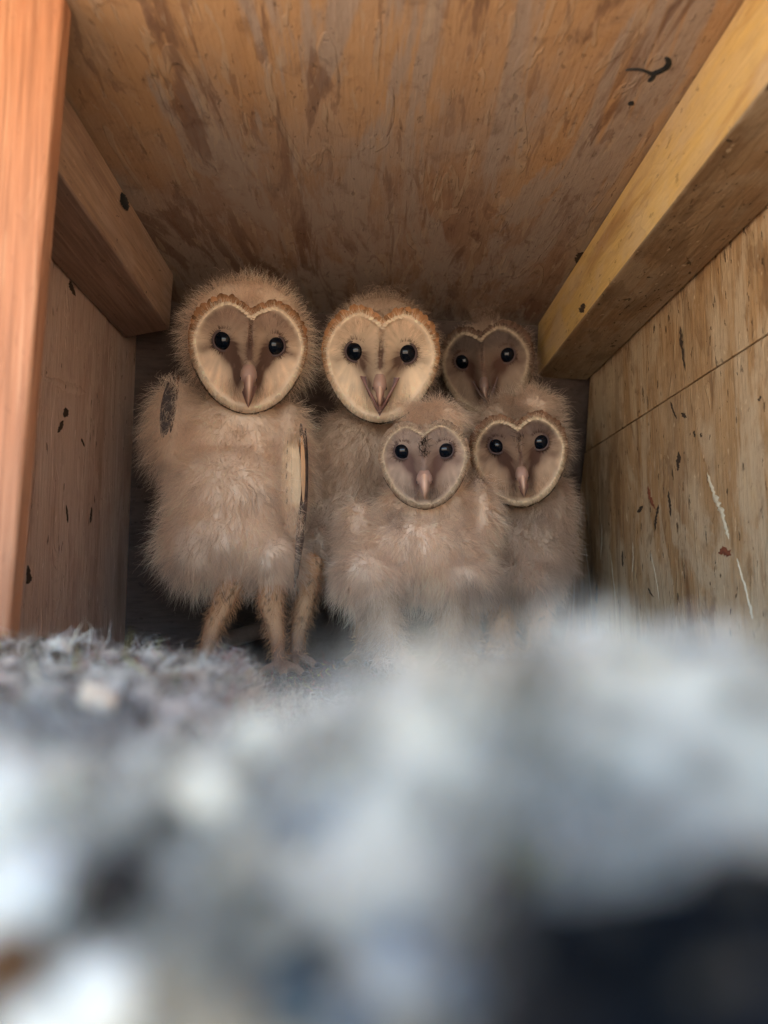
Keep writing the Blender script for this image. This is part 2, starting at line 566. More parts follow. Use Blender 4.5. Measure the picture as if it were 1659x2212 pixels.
def mark(name, pts, plane, mat, parent, thick=0.0007, wob=0.25, label=None, thin=1.0):
    """a stain, crack or dried drip: thin raised strip lying on a board; pts = (px, py, width)"""
    rg = np.random.default_rng(int(abs(pts[0][0] * 13 + pts[0][1] * 7)) % 10000)
    pts = np.array(pts, float)
    pts[:, 2] *= thin
    n = max(8, len(pts) * 6)
    s = np.linspace(0, len(pts) - 1, n)
    q = np.stack([np.interp(s, np.arange(len(pts)), pts[:, k]) for k in range(3)], 1)
    for _ in range(3):
        q[1:-1] = (q[:-2] + 2 * q[1:-1] + q[2:]) / 4
    tg = np.gradient(q[:, :2], axis=0)
    tg = tg / (np.linalg.norm(tg, axis=1, keepdims=True) + 1e-9)
    nr = np.stack([-tg[:, 1], tg[:, 0]], 1)
    end = np.minimum(1, np.sqrt(np.clip(np.minimum(np.arange(n), np.arange(n)[::-1]) / 3.0, 0.02, 1)))
    wl = q[:, 2] / 2 * end * (1 + wob * rg.normal(size=n).clip(-1.5, 1.5))
    wr = q[:, 2] / 2 * end * (1 + wob * rg.normal(size=n).clip(-1.5, 1.5))
    ax, val = plane
    sgn = -np.sign(val)
    rows = []
    for k in range(n):
        A = hit(*(q[k, :2] + nr[k] * wl[k]), plane)
        B = hit(*(q[k, :2] - nr[k] * wr[k]), plane)
        C = (A + B) / 2
        r = [A.copy(), A * 0.7 + B * 0.3, C, A * 0.3 + B * 0.7, B.copy()]
        for i, f in enumerate((0.0, 0.85, 1.0, 0.85, 0.0)):
            r[i] = r[i].copy()
            r[i][ax] = val + sgn * (0.0001 + thick * f * end[k])
        rows.append(r)
    a = Acc()
    a.grid(np.array(rows), np.array([0.5, 0.5, 0.5]))
    o = a.build(name, mat, parent)
    if label:
        o['label'] = label
    return o


def z6(x, y):                                   # squiggle close-up -> photo units
    return ((2400 + x / 4.74) * 0.5486, (150 + y / 4.74) * 0.5486)


k6 = 0.5486 / 4.74
CP, RP, LP = (2, ZC), (0, XR), (0, XL)
sq = [(285, 592, 14), (360, 580, 42), (470, 575, 52), (600, 582, 46), (700, 622, 60), (790, 668, 84), (880, 642, 105), (960, 606, 95), (1050, 560, 110), (1110, 490, 118), (1105, 420, 110), (1060, 375, 84), (1020, 370, 40)]
mark('stain', [(*z6(x, y), wd * k6) for x, y, wd in sq], CP, M['mark'], ceiling, wob=0.06, label='black tick shaped stain on the ceiling')
mark('stain', [(*z6(x, y), wd * k6) for x, y, wd in [(850, 650, 90), (815, 730, 85), (775, 770, 85), (715, 805, 50)]], CP, M['mark'], ceiling, wob=0.06)
mark('stain', [(*z6(x, y), wd * k6) for x, y, wd in [(345, 1235, 60), (400, 1215, 90), (460, 1205, 80)]], CP, M['mark'], ceiling, wob=0.06, label='small black dot on the ceiling below the tick shaped stain')
mark('stain', [(1262, 545, 16), (1252, 560, 22), (1248, 570, 16)], CP, M['hole'], ceiling)
# right wall: nail slits, cracks, droppings
for pts, m in [([(1469, 705, 5), (1473, 745, 8), (1481, 802, 3)], 'hole'), ([(1449, 868, 5), (1456, 890, 5), (1463, 905, 3)], 'hole'),
               ([(1472, 892, 4), (1478, 897, 12), (1484, 902, 4)], 'hole'), ([(1467, 975, 6), (1466, 1000, 12), (1465, 1018, 4)], 'hole'),
               ([(1444, 1060, 4), (1448, 1090, 6), (1450, 1118, 3)], 'hole'), ([(1390, 1092, 4), (1383, 1100, 12), (1378, 1108, 5)], 'hole'),
               ([(1423, 1090, 6), (1418, 1120, 7), (1415, 1150, 3)], 'hole'), ([(1500, 930, 5), (1502, 945, 5)], 'hole'), ([(1515, 935, 4), (1515, 945, 5)], 'hole'),
               ([(1640, 867, 7), (1644, 855, 8)], 'hole'), ([(1400, 1050, 4), (1404, 1075, 10), (1415, 1100, 5)], 'rust'),
               ([(1552, 1195, 10), (1566, 1190, 22), (1580, 1200, 16)], 'rust'), ([(1345, 1190, 4), (1346, 1225, 6)], 'hole'),
               ([(1290, 1255, 4), (1288, 1290, 7), (1290, 1305, 3)], 'hole'), ([(1400, 1270, 3), (1412, 1290, 6)], 'hole')]:
    o = mark('crack' if m == 'hole' else 'stain', pts, RP, M[m], right_lo if pts[0][1] > 880 - (pts[0][0] - 1434) * .7 else right_hi, wob=0.5, thin=.66)
mark('dropping', [(1528, 1020, 5), (1540, 1060, 10), (1552, 1090, 16), (1562, 1110, 11), (1568, 1140, 8), (1575, 1165, 9)], RP, M['drip'], right_lo, wob=0.6, thin=.62, label='white splash of droppings running down the wall')
mark('dropping', [(1592, 1205, 5), (1605, 1250, 5), (1618, 1300, 6), (1627, 1338, 9)], RP, M['drip'], right_lo, wob=0.6, thin=.62)
for x0, y0, x1, y1, wd in [(1265, 1180, 1280, 1330, 2.0), (1318, 1190, 1333, 1345, 2.2), (1300, 1130, 1297, 1210, 1.8), (1405, 1190, 1425, 1300, 1.8), (1367, 1170, 1366, 1240, 1.6), (1240, 1220, 1238, 1330, 1.6)]:
    mark('dropping', [(x0, y0, wd), ((x0 + x1) / 2 + 2, (y0 + y1) / 2, wd * 1.3), (x1, y1, wd)], RP, M['drip'], right_lo, thick=0.0003, wob=0.5, thin=.7)
# left wall
for pts in [[(150, 606, 5), (154, 622, 9), (163, 640, 4)], [(102, 552, 6), (105, 575, 7)], [(141, 880, 5), (143, 890, 12), (139, 902, 8)], [(136, 908, 7), (130, 925, 8), (124, 935, 4)],
            [(175, 947, 4), (182, 965, 3)], [(142, 1090, 3), (146, 1130, 4)], [(197, 1095, 3), (195, 1130, 4)], [(60, 1220, 5), (62, 1250, 12), (58, 1262, 6)]]:
    mark('crack', pts, LP, M['hole'], left_panel)
mark('stain', [(95, 815, 10), (120, 825, 16), (150, 838, 24), (185, 850, 16)], LP, M['left'], left_panel)
# batten dots
mark('knot', [(262, 415, 8), (268, 435, 17), (276, 455, 10)], (0, aL), M['mark'], bl, wob=0.15)
mark('knot', [(1262, 655, 8), (1258, 668, 14), (1254, 675, 8)], (0, aR), M['hole'], br, wob=0.3)

# ------------------------------------------------------------------ owls
TH = np.radians([-90, -64.8, -41.7, -24, 0, 12.4, 32.8, 42.2, 57.6, 66, 78, 90])
RR = np.array([1.0, .962, .917, .909, .97, 1.024, 1.035, 1.027, 1.007, .96, .79, .63])


def heart_R(th):
    a = np.arctan2(np.sin(th), np.abs(np.cos(th)))
    return np.interp(a, TH, RR)


def disc_depth(x, y, rho):
    z = -0.26 * x ** 2 - 0.13 * y ** 2
    z = z + 0.062 * np.exp(-((rho - 0.89) / 0.055) ** 2) - 0.09 * smooth(.91, 1.0, rho)
    z = z - 0.15 * np.exp(-(((np.abs(x) - 0.47) ** 2 + (y - 0.1) ** 2) / 0.10))
    up = smooth(0.85, -0.25, y)
    z = z + (0.06 + 0.26 * up) * np.exp(-(x / (0.13 + 0.10 * up)) ** 2) * smooth(-1.0, -0.45, y)
    z = z - 0.05 * np.exp(-(x / 0.022) ** 2) * smooth(0.0, 0.15, y) * smooth(0.9, 0.7, y)
    return z


def disc_color(x, y, rho, s):
    """plumage colours of the facial disc"""
    lo, hi, stain = np.array(s['pale']), np.array(s['upper']), np.array(s['stain'])
    f = smooth(0.05, 0.55, y)[:, None] * s.get('upk', 0.8)
    c = lo * (1 - f) + hi * f
    nz = fbm(np.stack([x * 5, y * 5, 0 * x + s['seed']], 1), 3)
    c = c * (1 + 0.22 * nz[:, None])
    sg = np.where(x < 0, -1, 1)
    an = np.arctan2(y - s['ey'], x - sg * s['ex'])
    rd = np.hypot(y - s['ey'], x - sg * s['ex'])
    stk = fbm(np.stack([np.cos(an) * 9 + sg * 3, np.sin(an) * 9, rd * 1.6 + s['seed']], 1), 5)
    c = c * (1 + 0.24 * stk[:, None] * smooth(.1, .3, rd)[:, None])
    ax = np.abs(x)
    # dark tear-shaped stains beside the eyes, running to the beak
    e = np.exp(-(((ax - 0.30) / 0.13) ** 2 + ((y + 0.02) / 0.20) ** 2)) * 0.95
    e += np.exp(-(((ax - 0.44) / 0.25) ** 2 + ((y - 0.14) / 0.22) ** 2)) * 0.62
    e += np.exp(-(((ax - 0.17 - 0.0 * y) / 0.10) ** 2 + ((y + 0.36) / 0.26) ** 2)) * 0.85
    e += np.exp(-(((ax - 0.74) / 0.15) ** 2 + ((y - 0.05 - 0.05 * nz) / 0.09) ** 2)) * 0.4
    e += np.exp(-(x / 0.12) ** 2) * smooth(-.35, -.1, y) * smooth(.5, .1, y) * 0.55
    e += np.exp(-(x / (0.035 + 0.012 * nz)) ** 2) * smooth(-.15, .0, y) * smooth(.75, .55, y) * 1.1 * s.get('line', 1.0)
    e = np.clip(e * (1 + .5 * stk) * 1.2 * s.get('dark', 1.0), 0, 0.95)[:, None]
    c = c * (1 - e) + stain * e
    rim = np.exp(-((rho - 0.885 + .02 * nz) / (0.04 + .015 * stk)) ** 2)[:, None] * np.clip(0.72 + .35 * stk, .3, .9)[:, None]
    c = c * (1 - rim) + np.array(s['rim']) * rim
    tp = (smooth(.91, .94, rho) * smooth(-.55, .1, y))[:, None]
    c = c * (1 - tp) + np.array(s['ruff_top']) * tp
    return c


def leaf(acc, base, along, normal, L, W, c0, c1, cup=0.15, n=5):
    """one small contour feather: a cupped leaf with rounded tip"""
    along, normal = unit(along), unit(normal)
    side = np.cross(along, normal)
    t = np.linspace(0, 1, n)
    wd = W * np.array([0.45, 0.9, 1.0, 0.8, 0.25]) if n == 5 else W * np.sin(np.pi * np.clip(t * 0.9 + 0.1, 0, 1)) ** 0.6
    pts = np.zeros((n, 3, 3))
    cols = np.zeros((n, 3, 3))
    for i in range(n):
        c = base + along * L * t[i] - normal * cup * L * t[i] ** 2
        pts[i, 0] = c - side * wd[i] / 2 - normal * 0.12 * wd[i]
        pts[i, 1] = c
        pts[i, 2] = c + side * wd[i] / 2 - normal * 0.12 * wd[i]
        cols[i] = np.array(c0) * (1 - t[i] ** 1.5) + np.array(c1) * t[i] ** 1.5
    acc.grid(pts, cols)


def loft(acc, path, rx, ry, side, cols, n=12, pw=1.0):
    """tube of elliptic rings; side = constant sideways vector"""
    path = np.asarray(path, float)
    tg = unit(np.gradient(path, axis=0))
    side = unit(side)
    a = np.linspace(0, 2 * np.pi, n, endpoint=False)
    pts, cc = [], []
    for i in range(len(path)):
        up = unit(np.cross(tg[i], side))
        pts.append(path[i] + np.outer(np.cos(a) * rx[i], side) + np.outer(np.sin(a) * ry[i], up))
        f = np.abs(np.cos(a))[:, None] ** pw
        cc.append(np.array(cols[0]) * (1 - f) + np.array(cols[1]) * f)
    acc.grid(np.array(pts), np.array(cc), closed=True)


def make_owl(S):
    rng = np.random.default_rng(S['seed'])
    d = S['d']
    F = P(S['fx'], S['fy'], d)
    hw = np.linalg.norm(P(S['fx'] + S['hw'], S['fy'], d) - F)
    Nn = unit(-F)
    Rt = unit(np.cross([0, 0, 1.0], Nn))
    Up = np.cross(Nn, Rt)

    def rot(v, ax, ang):
        return np.array(Matrix.Rotation(ang, 3, Vector(ax)) @ Vector(v))
    for ax_name, ang in (('yaw', S.get('yaw', 0)), ('tilt', S.get('tilt', 0)), ('roll', S.get('roll', 0))):
        ax = {'yaw': Up, 'tilt': Rt, 'roll': Nn}[ax_name]
        a = math.radians(ang)
        Nn, Rt, Up = rot(Nn, ax, a), rot(Rt, ax, a), rot(Up, ax, a)

    def fp(x, y, z):                            # face units -> world
        x, y, z = np.broadcast_arrays(np.asarray(x, float), y, z)
        return F + (x[..., None] * Rt + y[..., None] * Up + z[..., None] * Nn) * hw

    def fdir(x, y, z):
        x, y, z = np.broadcast_arrays(np.asarray(x, float), y, z)
        return x[..., None] * Rt + y[..., None] * Up + z[..., None] * Nn

    # ---- body: ellipsoids and limb tubes fused into one continuous surface
    prims = []
    hu = S.get('head_up', 0.1)
    hc = F - Nn * 0.92 * hw + Up * hu * hw
    prims.append(('head', hc, np.array([Rt * S.get('hk', 1.0) * 1.06 * hw, Nn * 0.58 * hw, Up * S.get('hk', 1.0) * 1.04 * hw])))
    for (px, py, dd, rx, rz, ry) in S['body']:
        c = P(px, py, dd)
        s = dd / FPX
        prims.append(('body', c, np.diag([rx * s, ry, rz * s])))
    # neck
    bm = bmesh.new()
    for kind, c, A in prims:
        m4 = Matrix.Identity(4)
        for i in range(3):
            for j in range(3):
                m4[i][j] = A[j][i]
            m4[i][3] = c[i]
        bmesh.ops.create_icosphere(bm, subdivisions=4, radius=1.0, matrix=m4)

    def tube(path, rad):
        path = np.asarray(path, float)
        sd = np.array([0.93, 0.37, 0.05])
        a = Acc()
        loft(a, path, rad, rad, sd, [(1, 1, 1)] * 2, 14)
        v, q = a.v[0], a.q[0]
        vs = [bm.verts.new(x) for x in v]
        for f in q:
            bm.faces.new([vs[i] for i in f])
        bm.faces.new(vs[:14][::-1])
        bm.faces.new(vs[-14:])
        for e in (0, -1):
            bmesh.ops.create_icosphere(bm, subdivisions=2, radius=rad[e], matrix=Matrix.Translation(Vector(path[e])))
    limb = []
    claws = []
    for leg in S['legs']:
        dd = leg['d']
        pts = np.array([P(x, y, dd) for x, y, r in leg['p']])
        rad = np.array([r for x, y, r in leg['p']]) * dd / FPX
        tube(pts, rad)
        limb.append((pts, rad))
        foot = pts[-1].copy()
        foot[2] = max(foot[2], ZF + 0.006)
        for ang, ln in ((-38, 1.0), (4, 1.15), (44, 0.95), (172, 0.7)):
            an = math.radians(ang + leg.get('turn', 0))
            dr = np.array([math.sin(an), -math.cos(an), 0])
            L = 0.027 * ln * leg.get('k', 1.0)
            tp = np.array([foot, foot + dr * L * .45 + [0, 0, .003], foot + dr * L * .8 + [0, 0, .001], foot + dr * L - [0, 0, .0025]])
            tp[:, 2] = np.maximum(tp[:, 2], ZF + 0.003)
            tr = np.array([.0052, .0046, .0042, .0036])
            tube(tp, tr)
            limb.append((tp, tr))
            cp = np.array([tp[-1], tp[-1] + dr * .004 + [0, 0, .0012], tp[-1] + dr * .008 - [0, 0, .0006], tp[-1] + dr * .0105 - [0, 0, .004]])
            ca = Acc()
            claws.append(ca)
            loft(ca, cp, [.0022, .0019, .0012, .0002], [.0022, .0019, .0012, .0002], np.cross(dr, [0, 0, 1]), [(.1, .1, .1)] * 2, 8)
    me0 = bpy.data.meshes.new('tmp')
    bm.to_mesh(me0)
    bm.free()
    tmp = bpy.data.objects.new('tmp', me0)
    COL.objects.link(tmp)
    md = tmp.modifiers.new('r', 'REMESH')
    md.mode = 'VOXEL'
    md.voxel_size = 0.0026
    sm = tmp.modifiers.new('s', 'SMOOTH')
    sm.iterations = 6
    sm.factor = 0.5
    dg = bpy.context.evaluated_depsgraph_get()
    me = bpy.data.meshes.new_from_object(tmp.evaluated_get(dg))
    bpy.data.objects.remove(tmp)
    me.name = 'owlet'
    for p in me.polygons:
        p.use_smooth = True
    nv = len(me.vertices)
    co = np.empty(nv * 3, np.float32)
    me.vertices.foreach_get('co', co)
    co = co.reshape(-1, 3).astype(float)

    def region(p):
        """distance to each limb -> 1 near a leg below the belly, 0 on the body"""
        leg = np.full(len(p), 9.0)
        for pts, rad in limb:
            for i in range(len(pts) - 1):
                ab = pts[i + 1] - pts[i]
                t = np.clip(((p - pts[i]) @ ab) / (ab @ ab), 0, 1)
                r = rad[i] * (1 - t) + rad[i + 1] * t
                leg = np.minimum(leg, np.linalg.norm(p - pts[i] - t[:, None] * ab, axis=1) / r)
        bd = np.full(len(p), 9.0)
        for kind, c, A in prims:
            bd = np.minimum(bd, np.linalg.norm(np.linalg.solve(A.T, (p - c).T).T, axis=1))
        return leg, bd
    lg, bd = region(co)
    isleg = smooth(1.03, 1.25, bd)
    low = smooth(ZF + 0.045, ZF + 0.012, co[:, 2])
    legc = np.array(S['leg']) * (1 - low[:, None] * .8) + np.array([0.17, 0.115, 0.09]) * low[:, None] * .8
    spots = (vnoise(co * 560, 5) > 0.5)[:, None] * smooth(ZF + .03, ZF + .05, co[:, 2])[:, None]
    legc = legc * (1 - 0.6 * spots * (S.get('lf', 0) == 0))
    cc = np.array(S['down']) * (1 - isleg[:, None]) + legc * isleg[:, None]
    at = me.color_attributes.new('Col', 'FLOAT_COLOR', 'POINT')
    at.data.foreach_set('color', np.concatenate([cc, np.ones((nv, 1))], 1).astype(np.float32).ravel())
    me.materials.clear()
    me.materials.append(M['skin'])
    owl = bpy.data.objects.new('owlet', me)
    COL.objects.link(owl)
    tag(owl, S['label'], 'owl', 'downy barn owl chicks huddled at the back of the nest box')

    # ---- down
    n = S.get('hairs', 42000)
    p, nr = sample_mesh(me, n, rng)
    q = (p - F) / hw
    u, v, wz = q @ Rt, q @ Up, q @ Nn
    rho = np.hypot(u, v) / heart_R(np.arctan2(v, u))
    keep = ~((rho < 0.97) & (wz > -0.62))
    keep &= ~((p[:, 2] < ZF + 0.016))
    p, nr, u, v, wz = p[keep], nr[keep], u[keep], v[keep], wz[keep]
    lg, bd = region(p)
    leg = smooth(1.03, 1.25, bd)
    hd = np.linalg.norm((p - hc) / hw, axis=1) < 1.15
    big = fbm(p * 55, S['seed'], 2)
    cl = np.stack([vnoise(p * 170 + 31 * k, S['seed'] + k) for k in range(3)], 1)
    cl2 = np.stack([vnoise(p * 420 + 11 * k, S['seed'] + k + 9) for k in range(3)], 1)
    m = len(p)
    down = np.array([0, 0, -1.0])
    dirs = nr * 0.85 + down * (0.55 - 0.25 * hd[:, None]) + cl * 0.5 + cl2 * 0.35 + rng.normal(size=(m, 3)) * 0.28
    # head down sweeps away from the face
    out = unit(u[:, None] * Rt + v[:, None] * Up)
    dirs = dirs + hd[:, None] * out * 0.55
    L = S.get('fl', 0.0165) * (1 + 0.35 * big) * rng.uniform(0.55, 1.25, m)
    L = np.where(hd, L * S.get('hl', 0.85), L)
    L = L * (1 - leg) + leg * S.get('lf', 0.0066) * rng.uniform(.4, 1.3, m)
    L = np.clip(L, 0.002, 0.034)
    W = rng.uniform(0.00016, 0.00036, m)
    base = np.array(S['down'])[None] * (1 + 0.13 * rng.normal(size=(m, 1))) * (1 + 0.30 * big[:, None])
    grey = smooth(0.1, 0.6, fbm(p * 38 + 5, S['seed'] + 3, 2))[:, None] * S.get('grey', 0.7)
    base = base * (1 - grey) + np.array([0.30, 0.22, 0.185]) * grey
    tipq = ((p + unit(dirs) * L[:, None]) - F) / hw
    tu, tv, tw_ = tipq @ Rt, tipq @ Up, tipq @ Nn
    trho = np.hypot(tu, tv) / heart_R(np.arctan2(tv, tu))
    bad = (trho < 1.10) & (tw_ > -0.55)
    L = np.where(bad, L * 0.12, L)
    lc = np.array(S['leg'])[None] * (1 + 0.15 * rng.normal(size=(m, 1)))
    spot = (vnoise(p * 560, 5) > 0.5)[:, None]
    lc = np.where(spot & (p[:, 2:3] > ZF + .035) & (S.get('lf', 0) == 0), lc * 0.5, lc)
    base = base * (1 - leg[:, None]) + lc * leg[:, None]
    acc = Acc()
    bend = down[None] * rng.uniform(0.05, 0.5, (m, 1)) + cl2 * 0.3
    strands(acc, p, dirs, L, W, bend, base, base * 1.12, K=5, curl=0.10, rng=rng)
    # forehead tuft falling between the two lobes of the disc
    nt = S.get('tuft', 500)
    tx = rng.normal(size=nt) * 0.16 * S.get('tw', 1.0)
    ty = 0.78 + rng.uniform(0.0, 0.5, nt) + 0.25 * np.abs(tx)
    r0 = fp(tx, ty, -0.42 - 0.5 * (ty - .78) + 0.04)
    td = fdir(tx * 1.2 + rng.normal(size=nt) * .35, rng.normal(size=nt) * 0.35 + S.get('tdir', 0.25), 0.9 + 0 * tx)
    tc = np.array(S['down'])[None] * (1 + 0.12 * rng.normal(size=(nt, 1)))
    strands(acc, r0, td, rng.uniform(.5, 1.1, nt) * S.get('tl', 0.011), rng.uniform(.00016, .00034, nt), fdir(0 * tx, -0.55 + 0 * tx, 0 * tx), tc, tc * 1.1, K=5, curl=.08, rng=rng)
    for (x0, y0_, x1, y1, dd, nf, sc) in S.get('fringe', []):
        t = rng.random(nf)
        px, py = x0 + (x1 - x0) * t + rng.normal(size=nf) * sc, y0_ + (y1 - y0_) * t + rng.normal(size=nf) * sc * .5
        r0 = np.array([P(a, b, dd) for a, b in zip(px, py)]) + rng.normal(size=(nf, 3)) * .0012
        fd = np.array([0, -.25, -.8]) + rng.normal(size=(nf, 3)) * np.array([.5, .3, .35])
        fc = np.array(S['down'])[None] * (1 + .14 * rng.normal(size=(nf, 1)))
        strands(acc, r0, fd, rng.uniform(.005, .012, nf), rng.uniform(.00016, .00034, nf), rng.normal(size=(nf, 3)) * .2, fc, fc * 1.1, K=5, curl=.12, rng=rng)
    acc.build('downy_fur', M['down'], owl)

    # ---- facial disc with its fine radiating barbs
    nr_, nth = 46, 144
    rho = np.linspace(0.0, 1.0, nr_) ** 0.9
    th = np.linspace(0, 2 * np.pi, nth, endpoint=False)
    RH, THH = np.meshgrid(rho, th, indexing='ij')
    x = RH * heart_R(THH) * np.cos(THH)
    y = RH * heart_R(THH) * np.sin(THH)
    z = disc_depth(x, y, RH)
    acc = Acc()
    acc.grid(fp(x, y, z), disc_color(x.ravel(), y.ravel(), RH.ravel(), S).reshape(nr_, nth, 3), closed=True)
    sk = np.array([1.0, 0.99, 0.93])
    ring = [fp(x[-1] * k, y[-1] * k, z[-1] - dz) for k, dz in ((1, 0), (0.99, .12), (0.93, .3))]
    acc.grid(np.array(ring), np.tile(np.array(S['rim']) * .8, (3, nth, 1)), closed=True)
    nb = S.get('barbs', 13000)
    bx, by = rng.uniform(-1.05, 1.05, nb * 2), rng.uniform(-1.02, 1.0, nb * 2)
    br_ = np.hypot(bx, by) / heart_R(np.arctan2(by, bx))
    eyed = np.hypot(np.abs(bx) - S['ex'], by - S['ey'])
    ok = (br_ < 0.90) & (eyed > S['er'] * 1.12) & ~((np.abs(bx) < 0.13) & (by < -0.25))
    bx, by, br_ = bx[ok][:nb], by[ok][:nb], br_[ok][:nb]
    sgn = np.sign(bx)
    ddx, ddy = bx - sgn * S['ex'] * 0.9, by - S['ey']
    rl = np.hypot(ddx, ddy) + 1e-6
    ddx, ddy = ddx / rl, ddy / rl
    lift = rng.uniform(0.12, 0.45, len(bx))
    r0 = fp(bx, by, disc_depth(bx, by, br_) - 0.01)
    dr = fdir(ddx + rng.normal(size=len(bx)) * .22, ddy + rng.normal(size=len(bx)) * .22 - 0.15, lift)
    bc = disc_color(bx, by, br_, S) * (1 + 0.27 * rng.normal(size=(len(bx), 1)))
    strands(acc, r0, dr, rng.uniform(0.06, 0.17, len(bx)) * hw, rng.uniform(.00012, .00028, len(bx)), fdir(0 * bx, 0 * bx, -0.3 + 0 * bx), bc, bc * 1.06, K=4, rng=rng)
    # dark lashes round the eyes
    for sg in (-1, 1):
        nl = 260
        a = rng.uniform(0, 6.28, nl)
        ex, ey = sg * S['ex'] + np.cos(a) * S['er'] * 1.12, S['ey'] + np.sin(a) * S['er'] * 1.12
        rr = np.hypot(ex, ey) / heart_R(np.arctan2(ey, ex))
        dr = fdir(np.cos(a) + rng.normal(size=nl) * .2, np.sin(a) + rng.normal(size=nl) * .2, 0.35 + 0 * a)
        lc = np.tile(np.array(S['stain']) * 0.7, (nl, 1))
        strands(acc, fp(ex, ey, disc_depth(ex, ey, rr)), dr, rng.uniform(.04, .10, nl) * hw, rng.uniform(.00015, .0003, nl), fdir(0 * a, 0 * a, 0 * a), lc, K=4, rng=rng)
    nk = S.get('bristle', 0)
    if nk:
        kx, ky_ = rng.normal(size=nk) * .055, rng.uniform(.12, .50, nk)
        kr = np.hypot(kx, ky_) / heart_R(np.arctan2(ky_, kx))
        kc = np.tile(np.array([.022, .017, .016]), (nk, 1))
        strands(acc, fp(kx, ky_, disc_depth(kx, ky_, kr)), fdir(rng.normal(size=nk) * .4, 0.5 + rng.normal(size=nk) * .4, 0.45 + 0 * kx), rng.uniform(.08, .2, nk) * hw, rng.uniform(.00025, .0005, nk), fdir(0 * kx, 0 * kx, 0 * kx), kc, K=4, rng=rng)
    disc = acc.build('facial_disc', M['disc'], owl)

    # ---- ruff of small scale feathers round the disc
    acc = Acc()
    rb = np.array(S['ruff_top'])
    for row, (k, off, ln, dz) in enumerate(((0.875, 0.0, 0.06, 0.008), (0.915, 0.5, 0.095, -0.004), (0.955, 0.25, 0.10, -0.03), (0.985, 0.6, 0.075, -0.05))):
        nf = 104
        for i in range(nf):
            a = (i + off + rng.uniform(-.2, .2)) / nf * 2 * np.pi
            R = heart_R(a) * k
            xx, yy = R * np.cos(a), R * np.sin(a)
            if row == 3 and (yy > -0.25 or S.get('edge', 1) < .3):
                continue
            top = smooth(-0.55, 0.15, yy)
            edge = smooth(-0.15, -0.45, yy) if row < 3 else 1.0
            if row == 0:
                c0 = np.array(S['rim']) * (1 + rng.normal() * .1)
                c1 = c0 * (1 - .25 * top) * (0.95 + 0.1 * rng.random())
            else:
                cs = rb * (1 + rng.normal() * .16)
                cb = np.array(S['rim']) * .9
                c0 = cs * top + cb * (1 - top)
                c1 = c0 * (0.85 if rng.random() < .7 else 0.4)
                if row == 3 or (row == 2 and S.get('edge', 1) > rng.random() * .9):
                    dk = np.array([0.035, 0.025, 0.022])
                    c1 = c1 * (1 - edge) + dk * edge
                    c0 = c0 * (1 - edge * .6) + dk * edge * .6
            hid = S.get('ruff_w', 1.0)
            b = fp(xx, yy, disc_depth(xx, yy, min(k, 1.0)) + dz)
            jit = rng.normal() * .22
            tw = fdir(np.cos(a + jit), np.sin(a + jit), -0.15 - 0.30 * min(row, 2) + (.25 * smooth(.2, .6, yy) if row == 2 else 0))
            nrm = fdir(np.cos(a) * .45, np.sin(a) * .45, 0.9)
            leaf(acc, b, tw, nrm, ln * hw * rng.uniform(.88, 1.12) * hid * (1 + (.7 * smooth(.2, .6, yy) if row == 2 else 0)), (0.085 + .02 * row) * hw * rng.uniform(.9, 1.15), np.clip(c0, .01, .9), np.clip(c1, .01, .9), cup=.3)
    acc.build('ruff', M['disc'], owl)

    # ---- eyes
    for sg in (-1, 1):
        ex, ey, er = sg * S['ex'] + S.get('edx', 0), S['ey'] + sg * S.get('edy', 0), S['er']
        rr = float(np.hypot(ex, ey) / heart_R(np.arctan2(ey, ex)))
        zc = float(disc_depth(np.array(ex), np.array(ey), np.array(rr)))
        c = fp(ex, ey, zc - er * 0.62)
        bm = bmesh.new()
        bmesh.ops.create_uvsphere(bm, u_segments=28, v_segments=18, radius=er * 1.16 * hw, matrix=Matrix.Translation(Vector(c)))
        m_ = bpy.data.meshes.new('eye')
        bm.to_mesh(m_)
        bm.free()
        for pl in m_.polygons:
            pl.use_smooth = True
        eye = link('eye', m_, M['eye'], owl)
        a = np.linspace(0, 2 * np.pi, 36, endpoint=False)
        b = np.linspace(0, 2 * np.pi, 10, endpoint=False)
        A, B = np.meshgrid(a, b, indexing='ij')
        rr2 = er * 1.05 + 0.022 * np.cos(B)
        acc = Acc()
        pts = fp(ex + rr2 * np.cos(A), ey + rr2 * np.sin(A) * 0.98, zc + 0.005 + 0.025 * np.sin(B))
        pts = np.concatenate([pts, pts[:1]], 0)
        acc.grid(pts, np.array([.1, .1, .1]), closed=True)
        acc.build('eyelid', M['lid'], eye)

    # ---- beak
    acc = Acc()
    bo = S.get('open', 0.0)
    bw = S.get('bw', 1.0)
    lat = S.get('bx', 0.0)
    ky = [-0.26, -0.36, -0.46, -0.58, -0.70, -0.80, -0.88, S['tip']]
    kz = [0.24, 0.36, 0.43, 0.45, 0.42, 0.36, 0.28, 0.17]
    wx = np.array([0.10, 0.095, 0.086, 0.076, 0.060, 0.042, 0.023, 0.004]) * hw * bw
    wy = np.array([0.10, 0.13, 0.14, 0.13, 0.10, 0.07, 0.04, 0.006]) * hw * bw
    ky = np.array(ky)
    ky[2:] = np.linspace(-0.46, S['tip'] + (0.10 if bo else 0.0), 6)
    path = fp(np.full(8, 0.0) + lat * np.linspace(0, 1, 8), ky, np.array(kz) * 0.85)
    loft(acc, path, wx, wy, Rt, [S['culmen'], S['bside']], 24, 0.55)
    beak = acc.build('beak', M['beak'], owl)
    # fleshy cere with nostrils
    acc = Acc()
    path = fp(np.zeros(6), np.array([-0.12, -0.19, -0.27, -0.35, -0.42, -0.47]), np.array([0.13, 0.22, 0.30, 0.345, 0.35, 0.30]))
